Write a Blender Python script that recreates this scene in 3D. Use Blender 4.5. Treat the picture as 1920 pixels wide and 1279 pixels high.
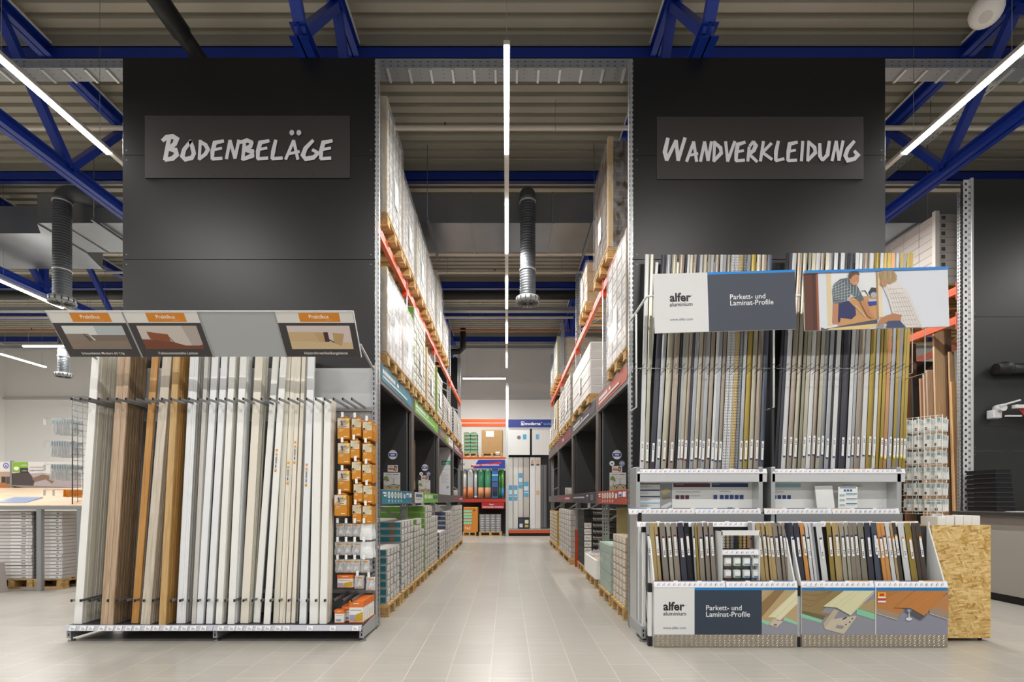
import bpy, math, random
from mathutils import Vector, Matrix
random.seed(7)
S = bpy.context.scene
C = S.collection
for o in list(bpy.data.objects): bpy.data.objects.remove(o)

# ---------------- camera, world, exposure ----------------
F = 965.0; VX = 950.0; VY = 938.0; CH = 1.30          # focal length in pixels, vanishing point, camera height
cam = bpy.data.cameras.new('camera'); co = bpy.data.objects.new('camera', cam); C.objects.link(co)
co.location = (0, 0, CH); co.rotation_euler = (math.pi/2, 0, 0)
cam.sensor_width = 36; cam.lens = F/1920*36; cam.clip_end = 100
cam.shift_x = (960-VX)/1920; cam.shift_y = (VY-639.5)/1920
S.camera = co
W = bpy.data.worlds.new('world'); S.world = W; W.use_nodes = True
W.node_tree.nodes['Background'].inputs[0].default_value = (0.93, 0.96, 1.0, 1)
W.node_tree.nodes['Background'].inputs[1].default_value = 0.28
S.view_settings.view_transform = 'Standard'; S.view_settings.look = 'None'
S.view_settings.gamma = 1; S.view_settings.use_curve_mapping = False
S.view_settings.exposure = 0.55
LAMP_W = 56.0       # watts of each 1.5 m tube lamp
LAMP_COL = (1.0, 0.97, 0.93)

# ---------------- materials ----------------
def lin(h):
    h = h.lstrip('#'); r = []
    for i in (0, 2, 4):
        c = int(h[i:i+2], 16)/255
        r.append(c/12.92 if c <= .04045 else ((c+.055)/1.055)**2.4)
    return (*r, 1)
_m = {}
def M(h, rough=.5, metal=0.0, emit=0.0, var=0.0, bump=0.0, vscale=6.0, spec=.5):
    k = (h, rough, metal, emit, var, bump, vscale, spec)
    if k in _m: return _m[k]
    m = bpy.data.materials.new('mat_'+h.strip('#')); m.use_nodes = True
    nt = m.node_tree; b = nt.nodes['Principled BSDF']
    b.inputs['Base Color'].default_value = lin(h)
    b.inputs['Roughness'].default_value = rough; b.inputs['Metallic'].default_value = metal
    b.inputs['Specular IOR Level'].default_value = spec
    if emit:
        b.inputs['Emission Color'].default_value = lin(h); b.inputs['Emission Strength'].default_value = emit
    if var or bump:
        tc = nt.nodes.new('ShaderNodeTexCoord'); n = nt.nodes.new('ShaderNodeTexNoise')
        n.inputs['Scale'].default_value = vscale; n.inputs['Detail'].default_value = 4
        nt.links.new(tc.outputs['Object'], n.inputs['Vector'])
        if var:
            mp = nt.nodes.new('ShaderNodeMapRange'); mp.inputs[3].default_value = 1-var; mp.inputs[4].default_value = 1+var
            nt.links.new(n.outputs['Fac'], mp.inputs[0])
            mx = nt.nodes.new('ShaderNodeVectorMath'); mx.operation = 'SCALE'
            mx.inputs[0].default_value = lin(h)[:3]; nt.links.new(mp.outputs[0], mx.inputs['Scale'])
            nt.links.new(mx.outputs[0], b.inputs['Base Color'])
        if bump:
            bp = nt.nodes.new('ShaderNodeBump'); bp.inputs['Strength'].default_value = bump; bp.inputs['Distance'].default_value = .02
            nt.links.new(n.outputs['Fac'], bp.inputs['Height']); nt.links.new(bp.outputs[0], b.inputs['Normal'])
    _m[k] = m; return m
def ramp(nt, cols):
    r = nt.nodes.new('ShaderNodeValToRGB'); e = r.color_ramp.elements
    while len(e) < len(cols): e.new(.5)
    for i, (p, h) in enumerate(cols): e[i].position = p; e[i].color = lin(h)
    return r
def wood(name, cols, scale=(14, 14, .7), rough=.45, nscale=3.0, dist=1.2):
    m = bpy.data.materials.new(name); m.use_nodes = True; nt = m.node_tree; b = nt.nodes['Principled BSDF']
    tc = nt.nodes.new('ShaderNodeTexCoord'); mp = nt.nodes.new('ShaderNodeMapping'); mp.inputs['Scale'].default_value = scale
    oi = nt.nodes.new('ShaderNodeObjectInfo'); ad = nt.nodes.new('ShaderNodeVectorMath'); ad.operation = 'ADD'
    sc = nt.nodes.new('ShaderNodeVectorMath'); sc.operation = 'SCALE'; sc.inputs[0].default_value = (17, 9, 31)
    nt.links.new(oi.outputs['Random'], sc.inputs['Scale'])
    nt.links.new(tc.outputs['Object'], ad.inputs[0]); nt.links.new(sc.outputs[0], ad.inputs[1]); nt.links.new(ad.outputs[0], mp.inputs[0])
    n = nt.nodes.new('ShaderNodeTexNoise'); n.inputs['Scale'].default_value = nscale; n.inputs['Detail'].default_value = 6
    n.inputs['Distortion'].default_value = dist; nt.links.new(mp.outputs[0], n.inputs['Vector'])
    r = ramp(nt, cols); nt.links.new(n.outputs['Fac'], r.inputs[0]); nt.links.new(r.outputs[0], b.inputs['Base Color'])
    b.inputs['Roughness'].default_value = rough; return m
def holes(name, h, ax, pitch, duty, bx, bpitch, bduty, boff=0.0, metal=.75, rough=.4, stag=False):
    """sheet metal pierced by a regular pattern of see-through slots"""
    m = bpy.data.materials.new(name); m.use_nodes = True; nt = m.node_tree; b = nt.nodes['Principled BSDF']
    b.inputs['Base Color'].default_value = lin(h); b.inputs['Metallic'].default_value = metal; b.inputs['Roughness'].default_value = rough
    tc = nt.nodes.new('ShaderNodeTexCoord'); sp = nt.nodes.new('ShaderNodeSeparateXYZ'); nt.links.new(tc.outputs['Object'], sp.inputs[0])
    def mth(op, a, c):
        n = nt.nodes.new('ShaderNodeMath'); n.operation = op
        for i, v in ((0, a), (1, c)):
            if isinstance(v, (int, float)): n.inputs[i].default_value = v
            else: nt.links.new(v, n.inputs[i])
        return n.outputs[0]
    def frac(v): return mth('FRACT', v, 0)
    vb = mth('ADD', mth('DIVIDE', sp.outputs[bx], bpitch), boff+100)
    va = mth('ADD', mth('DIVIDE', sp.outputs[ax], pitch), 100)
    if stag: va = mth('ADD', va, mth('MULTIPLY', mth('FLOOR', vb, 0), .5))
    ma = mth('LESS_THAN', mth('ABSOLUTE', mth('SUBTRACT', frac(va), .5), 0), duty/2)
    mb = mth('LESS_THAN', mth('ABSOLUTE', mth('SUBTRACT', frac(vb), .5), 0), bduty/2)
    k = mth('MULTIPLY', ma, mb)
    tr = nt.nodes.new('ShaderNodeBsdfTransparent'); mx = nt.nodes.new('ShaderNodeMixShader')
    nt.links.new(k, mx.inputs[0]); nt.links.new(b.outputs[0], mx.inputs[1]); nt.links.new(tr.outputs[0], mx.inputs[2])
    nt.links.new(mx.outputs[0], nt.nodes['Material Output'].inputs[0]); return m
def plastic_film(name, col, clear, rough=.25, bscale=9, bstr=.6, stretch=(1, 1, .35)):
    m = bpy.data.materials.new(name); m.use_nodes = True; nt = m.node_tree; b = nt.nodes['Principled BSDF']
    b.inputs['Base Color'].default_value = lin(col); b.inputs['Roughness'].default_value = rough
    tc = nt.nodes.new('ShaderNodeTexCoord'); mp = nt.nodes.new('ShaderNodeMapping'); mp.inputs['Scale'].default_value = stretch
    mp.inputs['Rotation'].default_value = (.5, .3, 0)
    n = nt.nodes.new('ShaderNodeTexNoise'); n.inputs['Scale'].default_value = bscale; n.inputs['Detail'].default_value = 5; n.inputs['Distortion'].default_value = 1.5
    nt.links.new(tc.outputs['Object'], mp.inputs[0]); nt.links.new(mp.outputs[0], n.inputs['Vector'])
    bp = nt.nodes.new('ShaderNodeBump'); bp.inputs['Strength'].default_value = bstr; bp.inputs['Distance'].default_value = .03
    nt.links.new(n.outputs['Fac'], bp.inputs['Height']); nt.links.new(bp.outputs[0], b.inputs['Normal'])
    tr = nt.nodes.new('ShaderNodeBsdfTransparent'); mx = nt.nodes.new('ShaderNodeMixShader')
    mr = nt.nodes.new('ShaderNodeMapRange'); mr.inputs[1].default_value = .35; mr.inputs[2].default_value = .65
    mr.inputs[3].default_value = clear+.12; mr.inputs[4].default_value = clear-.12
    nt.links.new(n.outputs['Fac'], mr.inputs[0]); nt.links.new(mr.outputs[0], mx.inputs[0])
    nt.links.new(b.outputs[0], mx.inputs[1]); nt.links.new(tr.outputs[0], mx.inputs[2])
    nt.links.new(mx.outputs[0], nt.nodes['Material Output'].inputs[0]); return m

# ---------------- geometry helpers ----------------
ORG = {}
class MB:
    def __init__(s): s.v = []; s.f = []; s.mi = []; s.mats = []; s.sm = []
    def slot(s, m):
        if m not in s.mats: s.mats.append(m)
        return s.mats.index(m)
    def add(s, vs, fs, m, smooth=False):
        b = len(s.v); s.v += [tuple(v) for v in vs]; k = s.slot(m)
        for f in fs: s.f.append([b+i for i in f]); s.mi.append(k); s.sm.append(smooth)
        return s
    def box(s, x0, x1, y0, y1, z0, z1, m, bev=0):
        if x0 > x1: x0, x1 = x1, x0
        if y0 > y1: y0, y1 = y1, y0
        if z0 > z1: z0, z1 = z1, z0
        if bev:
            e = min(bev, (x1-x0)*.45, (y1-y0)*.45, (z1-z0)*.45); vs = []
            for (X, sx) in ((x0, 1), (x1, -1)):
                for (Y, sy) in ((y0, 1), (y1, -1)):
                    for (Z, sz) in ((z0, 1), (z1, -1)):
                        vs += [(X, Y+sy*e, Z+sz*e), (X+sx*e, Y, Z+sz*e), (X+sx*e, Y+sy*e, Z)]
            def i(a, b, c, k): return (a*4+b*2+c)*3+k
            fs = [[i(0,0,0,0),i(0,0,1,0),i(0,1,1,0),i(0,1,0,0)], [i(1,0,0,0),i(1,1,0,0),i(1,1,1,0),i(1,0,1,0)],
                  [i(0,0,0,1),i(1,0,0,1),i(1,0,1,1),i(0,0,1,1)], [i(0,1,0,1),i(0,1,1,1),i(1,1,1,1),i(1,1,0,1)],
                  [i(0,0,0,2),i(0,1,0,2),i(1,1,0,2),i(1,0,0,2)], [i(0,0,1,2),i(1,0,1,2),i(1,1,1,2),i(0,1,1,2)]]
            for b in (0, 1):
                for c in (0, 1): fs.append([i(0,b,c,1), i(1,b,c,1), i(1,b,c,2), i(0,b,c,2)])
            for a in (0, 1):
                for c in (0, 1): fs.append([i(a,0,c,0), i(a,1,c,0), i(a,1,c,2), i(a,0,c,2)])
                for b in (0, 1): fs.append([i(a,b,0,0), i(a,b,1,0), i(a,b,1,1), i(a,b,0,1)])
                for b in (0, 1):
                    for c in (0, 1): fs.append([i(a,b,c,0), i(a,b,c,1), i(a,b,c,2)])
            return s.add(vs, fs, m)
        vs = [(x0,y0,z0),(x1,y0,z0),(x1,y1,z0),(x0,y1,z0),(x0,y0,z1),(x1,y0,z1),(x1,y1,z1),(x0,y1,z1)]
        return s.add(vs, [(0,3,2,1),(4,5,6,7),(0,1,5,4),(1,2,6,5),(2,3,7,6),(3,0,4,7)], m)
    def bar(s, p, q, w, h, m, up=(0, 0, 1)):
        p = Vector(p); q = Vector(q); d = (q-p).normalized(); u = Vector(up)
        if abs(d.dot(u)) > .98: u = Vector((0, 1, 0))
        r = d.cross(u).normalized(); u = r.cross(d)
        vs = [c+a*r*w/2+b*u*h/2 for c in (p, q) for a, b in ((-1,-1),(1,-1),(1,1),(-1,1))]
        return s.add(vs, [(3,2,1,0),(4,5,6,7),(0,1,5,4),(1,2,6,5),(2,3,7,6),(3,0,4,7)], m)
    def tube(s, pts, r, m, n=10, caps=True, rr=None):
        pts = [Vector(p) for p in pts]; base = len(s.v); k = s.slot(m); ref = None
        for i, p in enumerate(pts):
            d = (pts[min(i+1, len(pts)-1)]-pts[max(i-1, 0)]).normalized()
            if ref is None: ref = Vector((0, 0, 1)) if abs(d.z) < .9 else Vector((1, 0, 0))
            a = d.cross(ref).normalized(); b = a.cross(d).normalized(); ref = b
            R = rr[i] if rr else r
            for j in range(n):
                t = 2*math.pi*j/n; s.v.append(tuple(p+R*(math.cos(t)*a+math.sin(t)*b)))
        for i in range(len(pts)-1):
            for j in range(n):
                s.f.append([base+i*n+j, base+i*n+(j+1)%n, base+(i+1)*n+(j+1)%n, base+(i+1)*n+j]); s.mi.append(k); s.sm.append(True)
        if caps:
            s.f.append([base+j for j in range(n)][::-1]); s.mi.append(k); s.sm.append(False)
            s.f.append([base+(len(pts)-1)*n+j for j in range(n)]); s.mi.append(k); s.sm.append(False)
        return s
    def prism(s, poly, axis, a, b, m):
        """poly: 2-D points, extruded along axis ('x': poly=(y,z), 'y': (x,z), 'z': (x,y)) from a to b"""
        def P(u, v, t): return {'x': (t, u, v), 'y': (u, t, v), 'z': (u, v, t)}[axis]
        n = len(poly); vs = [P(u, v, a) for u, v in poly]+[P(u, v, b) for u, v in poly]
        fs = [list(range(n))[::-1], [n+i for i in range(n)]]+[(i, (i+1) % n, n+(i+1) % n, n+i) for i in range(n)]
        return s.add(vs, fs, m)
    def build(s, name, parent=None, origin=None):
        me = bpy.data.meshes.new(name)
        if parent is not None: org = ORG[parent]
        elif origin is not None: org = Vector(origin)
        else:
            xs, ys, zs = zip(*s.v); org = Vector(((min(xs)+max(xs))/2, (min(ys)+max(ys))/2, min(zs)))
        me.from_pydata([(x-org[0], y-org[1], z-org[2]) for x, y, z in s.v], [], s.f)
        for m in s.mats: me.materials.append(m)
        me.polygons.foreach_set('material_index', s.mi); me.polygons.foreach_set('use_smooth', s.sm); me.update()
        o = bpy.data.objects.new(name, me); C.objects.link(o)
        if parent is not None: o.parent = parent
        else: o.location = org
        ORG[o] = org; return o
def tag(o, label, cat, group=None, kind=None):
    if label: o['label'] = label
    if cat: o['category'] = cat
    if group: o['group'] = group
    if kind: o['kind'] = kind
    elif cat: o['kind'] = 'thing'
    return o
def thing(name, label, cat, loc=(0, 0, 0), group=None):
    o = bpy.data.objects.new(name, None); C.objects.link(o); o.location = loc; ORG[o] = Vector(loc)
    o.empty_display_size = .1
    return tag(o, label, cat, group)
def struct(mb, name): return tag(mb.build(name), None, None, None, 'structure')
def rep(mb, name, parent, offs, base=(0, 0, 0)):
    """one mesh drawn at `base` (world), shared by separate parts shifted by offs"""
    o = mb.build(name, parent); out = [o]
    for i, d in enumerate(offs):
        if i: o = out[0].copy(); C.objects.link(o); o.parent = parent; ORG[o] = ORG[parent]; out.append(o)
        o.location = d
    return out
def copy_tree(o, loc=None, rot=None, parent=None, label=None, group=None):
    c = o.copy(); C.objects.link(c); ORG[c] = ORG.get(o, Vector())
    if parent is not None: c.parent = parent
    if loc is not None: c.location = loc; ORG[c] = Vector(loc)
    if rot is not None: c.rotation_euler = rot
    if label: c['label'] = label
    if group: c['group'] = group
    for k in o.children: copy_tree(k, parent=c)
    return c
def at(px, py, Y): return Vector(((px-VX)/F*Y, Y, CH+(VY-py)/F*Y))
def ax(px, Y): return (px-VX)/F*Y
def az(py, Y): return CH+(VY-py)/F*Y

_t = {}
def tmesh(s, bold):
    k = (s, bold)
    if k in _t: return _t[k]
    c = bpy.data.curves.new('t', 'FONT'); c.body = s; c.resolution_u = 3; c.offset = bold
    o = bpy.data.objects.new('t', c); C.objects.link(o); bpy.context.view_layer.update()
    me = bpy.data.meshes.new_from_object(o.evaluated_get(bpy.context.evaluated_depsgraph_get()))
    vs = [(v.co.x, v.co.y) for v in me.vertices]; fs = [list(p.vertices) for p in me.polygons]
    bpy.data.objects.remove(o); bpy.data.meshes.remove(me)
    xs = [v[0] for v in vs]; ys = [v[1] for v in vs]
    r = (vs, fs, min(xs), max(xs), min(ys), max(ys)); _t[k] = r; return r
class Sheet:
    """flat print: r/u are in-plane unit vectors, (x0,y0,x1,y1) any drawing frame mapped on w x h metres, y down"""
    def __init__(s, o, r, u, w, h, fr=None, lift=.0012):
        s.o = Vector(o); s.r = Vector(r).normalized(); s.u = Vector(u).normalized(); s.n = s.r.cross(s.u); s.w = w; s.h = h
        s.fr = fr or (0, 0, 1, 1); s.mb = MB(); s.lift = lift; s.k = 0
    def pt(s, x, y, l):
        x0, y0, x1, y1 = s.fr
        return s.o+s.r*((x-x0)/(x1-x0)*s.w)+s.u*((y1-y)/(y1-y0)*s.h)+s.n*(s.lift+l*.0002)
    def clip(s, pts):
        x0, y0, x1, y1 = s.fr
        for i, lo, v in ((0, 1, x0), (0, 0, x1), (1, 1, y0), (1, 0, y1)):
            out = []
            for a in range(len(pts)):
                p = pts[a]; q = pts[(a+1) % len(pts)]
                ip = p[i] >= v if lo else p[i] <= v; iq = q[i] >= v if lo else q[i] <= v
                if ip: out.append(p)
                if ip != iq:
                    t = (v-p[i])/(q[i]-p[i]); out.append((p[0]+(q[0]-p[0])*t, p[1]+(q[1]-p[1])*t))
            pts = out
            if len(pts) < 3: return []
        return pts
    def poly(s, pts, m, l=None, clip=True):
        s.k += 1; l = s.k if l is None else l
        if clip: pts = s.clip(list(pts))
        if len(pts) < 3: return s
        s.mb.add([s.pt(x, y, l) for x, y in pts], [list(range(len(pts)))[::-1]], M(m, .55) if isinstance(m, str) else m); return s
    def rect(s, x0, y0, x1, y1, m, l=None): return s.poly([(x0, y0), (x1, y0), (x1, y1), (x0, y1)], m, l)
    def disc(s, x, y, rx, ry, m, l=None, n=20): return s.poly([(x+rx*math.cos(6.2832*i/n), y+ry*math.sin(6.2832*i/n)) for i in range(n)], m, l)
    def line(s, pts, w, m, l=None, taper=True):
        s.k += 1; l = s.k if l is None else l; n = len(pts); L = []; R = []
        for i, p in enumerate(pts):
            a = Vector(pts[max(i-1, 0)]); b = Vector(pts[min(i+1, n-1)]); d = (b-a).normalized()
            wi = w*(.5 if not taper or 0 < i < n-1 else .38)
            if 0 < i < n-1:
                d1 = (Vector(p)-a).normalized(); c = max(.45, (1+d1.dot((b-Vector(p)).normalized()))/2)**.5; wi = wi/max(c, .6)
            q = Vector((-d.y, d.x)); e = d*w*.12*(-1 if i == 0 else 1 if i == n-1 else 0)
            L.append(Vector(p)+q*wi+e); R.append(Vector(p)-q*wi+e)
        mt = M(m, .55) if isinstance(m, str) else m
        for i in range(n-1): s.mb.add([s.pt(*v, l) for v in (L[i], L[i+1], R[i+1], R[i])], [(0, 1, 2, 3)], mt)
        return s
    def text(s, t, x, y, m, w=None, h=None, bold=0.0, l=None):
        """x,y = lower left of the words in the drawing frame; w = their width or h = cap height in frame units"""
        s.k += 1; l = s.k if l is None else l
        vs, fs, a, b, c, d = tmesh(t, bold); x0, y0, x1, y1 = s.fr
        px = s.w/(x1-x0); py = s.h/(y1-y0)
        if w and h: sx = w*px/(b-a); sy = h*py/.7
        elif w: sx = sy = w*px/(b-a)
        else: sx = sy = h*py/.7
        o = s.pt(x, y, l)
        s.mb.add([o+s.r*((vx-a)*sx)+s.u*(vy*sy) for vx, vy in vs], fs, M(m, .55) if isinstance(m, str) else m); return s
    def build(s, name, parent): return s.mb.build(name, parent)

# ---------------- shared materials ----------------
STEEL = M('#b9bcbd', .38, .8); STEEL_D = M('#8b8e90', .42, .8); GREY_P = M('#a7a9ab', .45, .3); WHITE_P = M('#dcdcda', .4)
BLACK = M('#101010', .55); NEARBLK = M('#1b1b1c', .5); DARKP = M('#101111', .36, var=.06, spec=.5)
BLUE = M('#0d3090', .42); ORANGE = M('#cb5220', .45); RED = M('#b3372a', .45)
KRAFT = M('#b08d5f', .8, var=.08); PAPER = M('#efefec', .7)
PINE = wood('pallet_pine', [(.25, '#a5814f'), (.5, '#c9a56d'), (.75, '#dcbf8b')], (2, 9, 9), .8)
PINE_Y = wood('pallet_pine_end', [(.25, '#8d6c40'), (.5, '#b8935c'), (.75, '#cfae78')], (9, 9, 9), .8)
CARTON_W = M('#aca7a0', .7, var=.05); CARTON_L = M('#d3d0cc', .65)
HOLED = holes('slotted_steel', '#b4b7b9', 2, .05, .62, 0, .034, .38)
HOLED_Y = holes('slotted_steel_side', '#a9acae', 2, .05, .6, 1, .034, .36)
FILM = plastic_film('stretch_wrap', '#c9cccf', .66, .2, 7, .45, (1, 1, .5))
FILM_B = plastic_film('thin_stretch_wrap', '#e8eaec', .86, .15, 8, .6, (1, 1, .5))
FILM_C = plastic_film('clear_bag', '#e6e8ea', .62, .15, 20, .8)

# =====================================================================
# SETTING
# =====================================================================
def floor_mat():
    m = bpy.data.materials.new('porcelain_floor_tiles'); m.use_nodes = True; nt = m.node_tree; b = nt.nodes['Principled BSDF']; L = nt.links.new
    tc = nt.nodes.new('ShaderNodeTexCoord'); sp = nt.nodes.new('ShaderNodeSeparateXYZ'); L(tc.outputs['Object'], sp.inputs[0])
    cb = nt.nodes.new('ShaderNodeCombineXYZ')
    ad = nt.nodes.new('ShaderNodeMath'); ad.operation = 'ADD'; ad.inputs[1].default_value = 50*.3125-.19; L(sp.outputs[0], ad.inputs[0])
    L(sp.outputs[1], cb.inputs[0]); L(ad.outputs[0], cb.inputs[1])
    br = nt.nodes.new('ShaderNodeTexBrick'); L(cb.outputs[0], br.inputs['Vector']); br.inputs['Scale'].default_value = 1
    br.inputs['Brick Width'].default_value = .625; br.inputs['Row Height'].default_value = .3125; br.offset = .5
    br.inputs['Mortar Size'].default_value = .0035; br.inputs['Mortar Smooth'].default_value = .2
    br.inputs['Color1'].default_value = lin('#ada9a1'); br.inputs['Color2'].default_value = lin('#a6a29a'); br.inputs['Mortar'].default_value = lin('#c4bfb5')
    mp = nt.nodes.new('ShaderNodeMapping'); mp.inputs['Scale'].default_value = (1.2, 14, 1); L(tc.outputs['Object'], mp.inputs[0])
    n = nt.nodes.new('ShaderNodeTexNoise'); n.inputs['Scale'].default_value = 1.6; n.inputs['Detail'].default_value = 5; L(mp.outputs[0], n.inputs['Vector'])
    mr = nt.nodes.new('ShaderNodeMapRange'); mr.inputs[3].default_value = .88; mr.inputs[4].default_value = 1.12; L(n.outputs['Fac'], mr.inputs[0])
    mx = nt.nodes.new('ShaderNodeVectorMath'); mx.operation = 'SCALE'; L(br.outputs['Color'], mx.inputs[0]); L(mr.outputs[0], mx.inputs['Scale'])
    L(mx.outputs[0], b.inputs['Base Color']); b.inputs['Roughness'].default_value = .3; b.inputs['Specular IOR Level'].default_value = .45
    bp = nt.nodes.new('ShaderNodeBump'); bp.inputs['Strength'].default_value = .25; bp.inputs['Distance'].default_value = .002; bp.invert = True
    L(br.outputs['Fac'], bp.inputs['Height']); L(bp.outputs[0], b.inputs['Normal']); return m
f = MB().box(-20, 20, -8, 21, -.1, 0, floor_mat()); o = f.build('floor', origin=(0, 0, 0)); o['kind'] = 'structure'
WALLM = M('#efeeeb', .8)
struct(MB().box(-20, 20, 20.5, 20.7, 0, 7.6, WALLM), 'wall_back')
struct(MB().box(-20.2, -20, -8, 20.7, 0, 7.6, WALLM), 'wall_left')
struct(MB().box(20, 20.2, -8, 20.7, 0, 7.6, WALLM), 'wall_right')
struct(MB().box(-20, 20, 20.42, 20.5, 5.3, 5.38, M('#c2c0bc', .6)), 'trim_1')
# trapezoidal steel roof deck, ribs running across the hall
ZC = CH+6.2; m = M('#aaa596', .45, .1); mb = MB(); y = -8.0; prof = []
while y < 20.9:
    prof += [(y, ZC), (y+.125, ZC), (y+.133, ZC+.07), (y+.2, ZC+.07)]; y += .212
vs = []; fs = []
for (yy, zz) in prof: vs += [(-20.2, yy, zz), (20.2, yy, zz)]
for i in range(len(prof)-1): fs.append((2*i, 2*i+1, 2*i+3, 2*i+2))
mb.add(vs, fs, m); mb.box(-20.2, 20.2, -8, 20.9, ZC+.1, ZC+.2, m); struct(mb, 'ceiling')
# cross purlins (blue) with grey flashing above
for i, Y in enumerate((2.1, 4.5, 6.88, 9.49, 11.9, 14.3, 16.7, 19.1)):
    z = CH+5.9; mb = MB()
    mb.box(-20, 20, Y, Y+.012, z, z+.17, BLUE).box(-20, 20, Y-.0, Y+.12, z, z+.014, BLUE).box(-20, 20, Y, Y+.12, z+.156, z+.17, BLUE)
    mb.box(-20, 20, Y-.03, Y+.2, z+.17, ZC-.0, M('#8b877c', .6)); struct(mb, 'ceiling_beam')
# lattice girders running away from the camera
def truss(X, y0, y1, nb0, first=None):
    zt = CH+6.0; zb = CH+4.62; mb = MB()
    def hbeam(a, b, z, w=.17, h=.15):
        mb.box(X-w/2, X+w/2, a, b, z-h/2, z-h/2+.014, BLUE).box(X-w/2, X+w/2, a, b, z+h/2-.014, z+h/2, BLUE).box(X-.008, X+.008, a, b, z-h/2, z+h/2, BLUE)
    hbeam(-8, 20.5, zt); mb.box(X-.1, X+.1, -8, 20.5, zt+.08, zt+.1, M('#d5d3cc', .6)); hbeam(y0, y1, zb)
    k = 0; yb = nb0
    while yb < y1+.2:
        for dy in (-1.04, 1.04):
            mb.bar((X, yb, zb+.05), (X, yb+dy, zt-.05), .09, .11, BLUE, up=(1, 0, 0))
        if k % 3 == 2: mb.bar((X, yb, zb), (X, yb, zt), .12, .12, BLUE)
        yb += 2.08; k += 1
    struct(mb, 'ceiling_beam_lattice')
for X in (-10.25, -6.15, 6.15, 10.25): truss(X, -6, 20.4, 7.24-2.08*6)
for X in (-2.05, 2.0): truss(X, 5.05, 20.4, 5.15)

# ---------------- lamps ----------------
EM = M('#fffaf2', .5, emit=14.0); LBODY = M('#c9c6c0', .45, .2)
def lamp_proto(along, L=1.5):
    t = thing('linear_ceiling_lamp', '', 'lamp', (0, 0, 0)); h = L/2
    def bx(a0, a1, w, z0, z1, m, name):
        mb = MB(); mb.box(-w/2, w/2, a0, a1, z0, z1, m, .004) if along == 'y' else mb.box(a0, a1, -w/2, w/2, z0, z1, m, .004)
        return mb.build(name, t)
    bx(-h, h, .062, .03, .075, LBODY, 'housing'); bx(-h+.01, h-.01, .05, -.004, .03, EM, 'diffuser')
    mb = MB()
    for s in (-.5, .5):
        p = (0, s*L*.8, .07) if along == 'y' else (s*L*.8, 0, .07)
        mb.tube([p, (p[0], p[1], 1.965)], .0025, STEEL_D, 5)
    mb.build('suspension_wire', t)
    ld = bpy.data.lights.new('tube_light', 'AREA'); ld.shape = 'RECTANGLE'; ld.energy = LAMP_W; ld.color = LAMP_COL
    ld.size = .05 if along == 'y' else L; ld.size_y = L if along == 'y' else .05; ld.spread = math.pi
    lo = bpy.data.objects.new('tube_light', ld); C.objects.link(lo); lo.parent = t; lo.location = (0, 0, -.008); ORG[lo] = Vector()
    return t
LY = lamp_proto('y'); LX = lamp_proto('x'); ZL = CH+4.23; first = [1, 1]
def put_lamp(x, y, z, along, label, group=None):
    k = 0 if along == 'y' else 1; src = (LY, LX)[k]
    if first[k]: src.location = (x, y, z); o = src; first[k] = 0; o['label'] = label
    else: o = copy_tree(src, (x, y, z), label=label)
    if group: o['group'] = group
    elif 'group' in o: del o['group']
    return o
ORD = ['nearest', 'second', 'third', 'fourth', 'fifth', 'farthest']
rows = {0: 'over the middle aisle', -4.87: 'over the aisle left of the black panels', 4.87: 'over the aisle right of the black panels', -9.8: 'in the far left row'}
for X in (0, -4.87, 4.87, -9.8, 9.8, -14.7, 14.7):
    for k in range(5):
        Y = 4.81+.75+2.53*k
        nm = f'{ORD[k]} white tube lamp hung {rows[X]}' if X in rows else 'white tube lamp in the outermost rows'
        put_lamp(X, Y, ZL, 'y', nm, 'tube lamps in rows over the aisles')
    if X in rows:
        for k in range(4):
            mb = MB().box(X-.03, X+.03, 6.32+2.53*k, 7.33+2.53*k, ZL+.03, ZL+.07, LBODY)
            tag(mb.build('lamp_trunking'), f'white unlit trunking after the {ORD[k]} tube lamp {rows[X]}', 'trunking', 'unlit trunking between the lamps')
for Y, nm in ((14.2, 'nearer'), (17.7, 'farther')):
    put_lamp(-12.6, Y, ZL, 'x', f'{nm} crosswise tube lamp at far left before the white wall')
for X in (-10, -7.5, -5, 5, 7.5, 10, 12.5): put_lamp(X, 17.95, ZL, 'x', 'hidden tube lamp added to brighten the end wall', 'hidden lamps added before the end wall')  # unseen fill lamps behind the racks, added to brighten the end wall
put_lamp(-.78, 17.95, ZL, 'x', 'crosswise tube lamp before the end wall over the aisle end')
for X in (-12, -8.4, -4.8, -1.2, 2.4, 6, 9.6): 
    for Y in (1.6, -2.2): put_lamp(X, Y, ZL, 'x', 'white tube lamp over the cross aisle behind the camera', 'lamps over the cross aisle')

# ---------------- ceiling services ----------------
TRAYM = holes('perforated_tray', '#989b9e', 0, .14, .14, 1, .06, .12, metal=.5, rough=.45); TRAYS = holes('perforated_tray_side', '#9fa2a4', 0, .09, .3, 2, .05, .2, metal=.5)
TRAYY = holes('perforated_tray_run', '#b9bcbb', 1, .09, .5, 0, .055, .3, metal=.5)
def tray_x(Y, z, label, x0=-19, x1=19, w=.2):
    t = thing('cable_tray', label, 'cable tray', (0, Y, z)); mb = MB()
    mb.box(x0, x1, Y, Y+w, z, z+.002, TRAYM); mb.build('tray_bottom', t)
    MB().box(x0, x1, Y-.002, Y, z, z+.1, TRAYS).box(x0, x1, Y+w, Y+w+.002, z, z+.1, TRAYS).box(x0, x1, Y-.012, Y+.004, z+.098, z+.102, STEEL).build('side_rail', t)
    xs = []; x = -1.03*Y
    while x < 1.03*Y: xs.append((x, 0, 0)); x += .26
    if len(xs) < 90: rep(MB().bar((0, Y, z-.012), (0, Y+w, z-.012), .026, .024, M('#d2d4d5', .35, .5)), 'stiffening_rib', t, xs)
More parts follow.
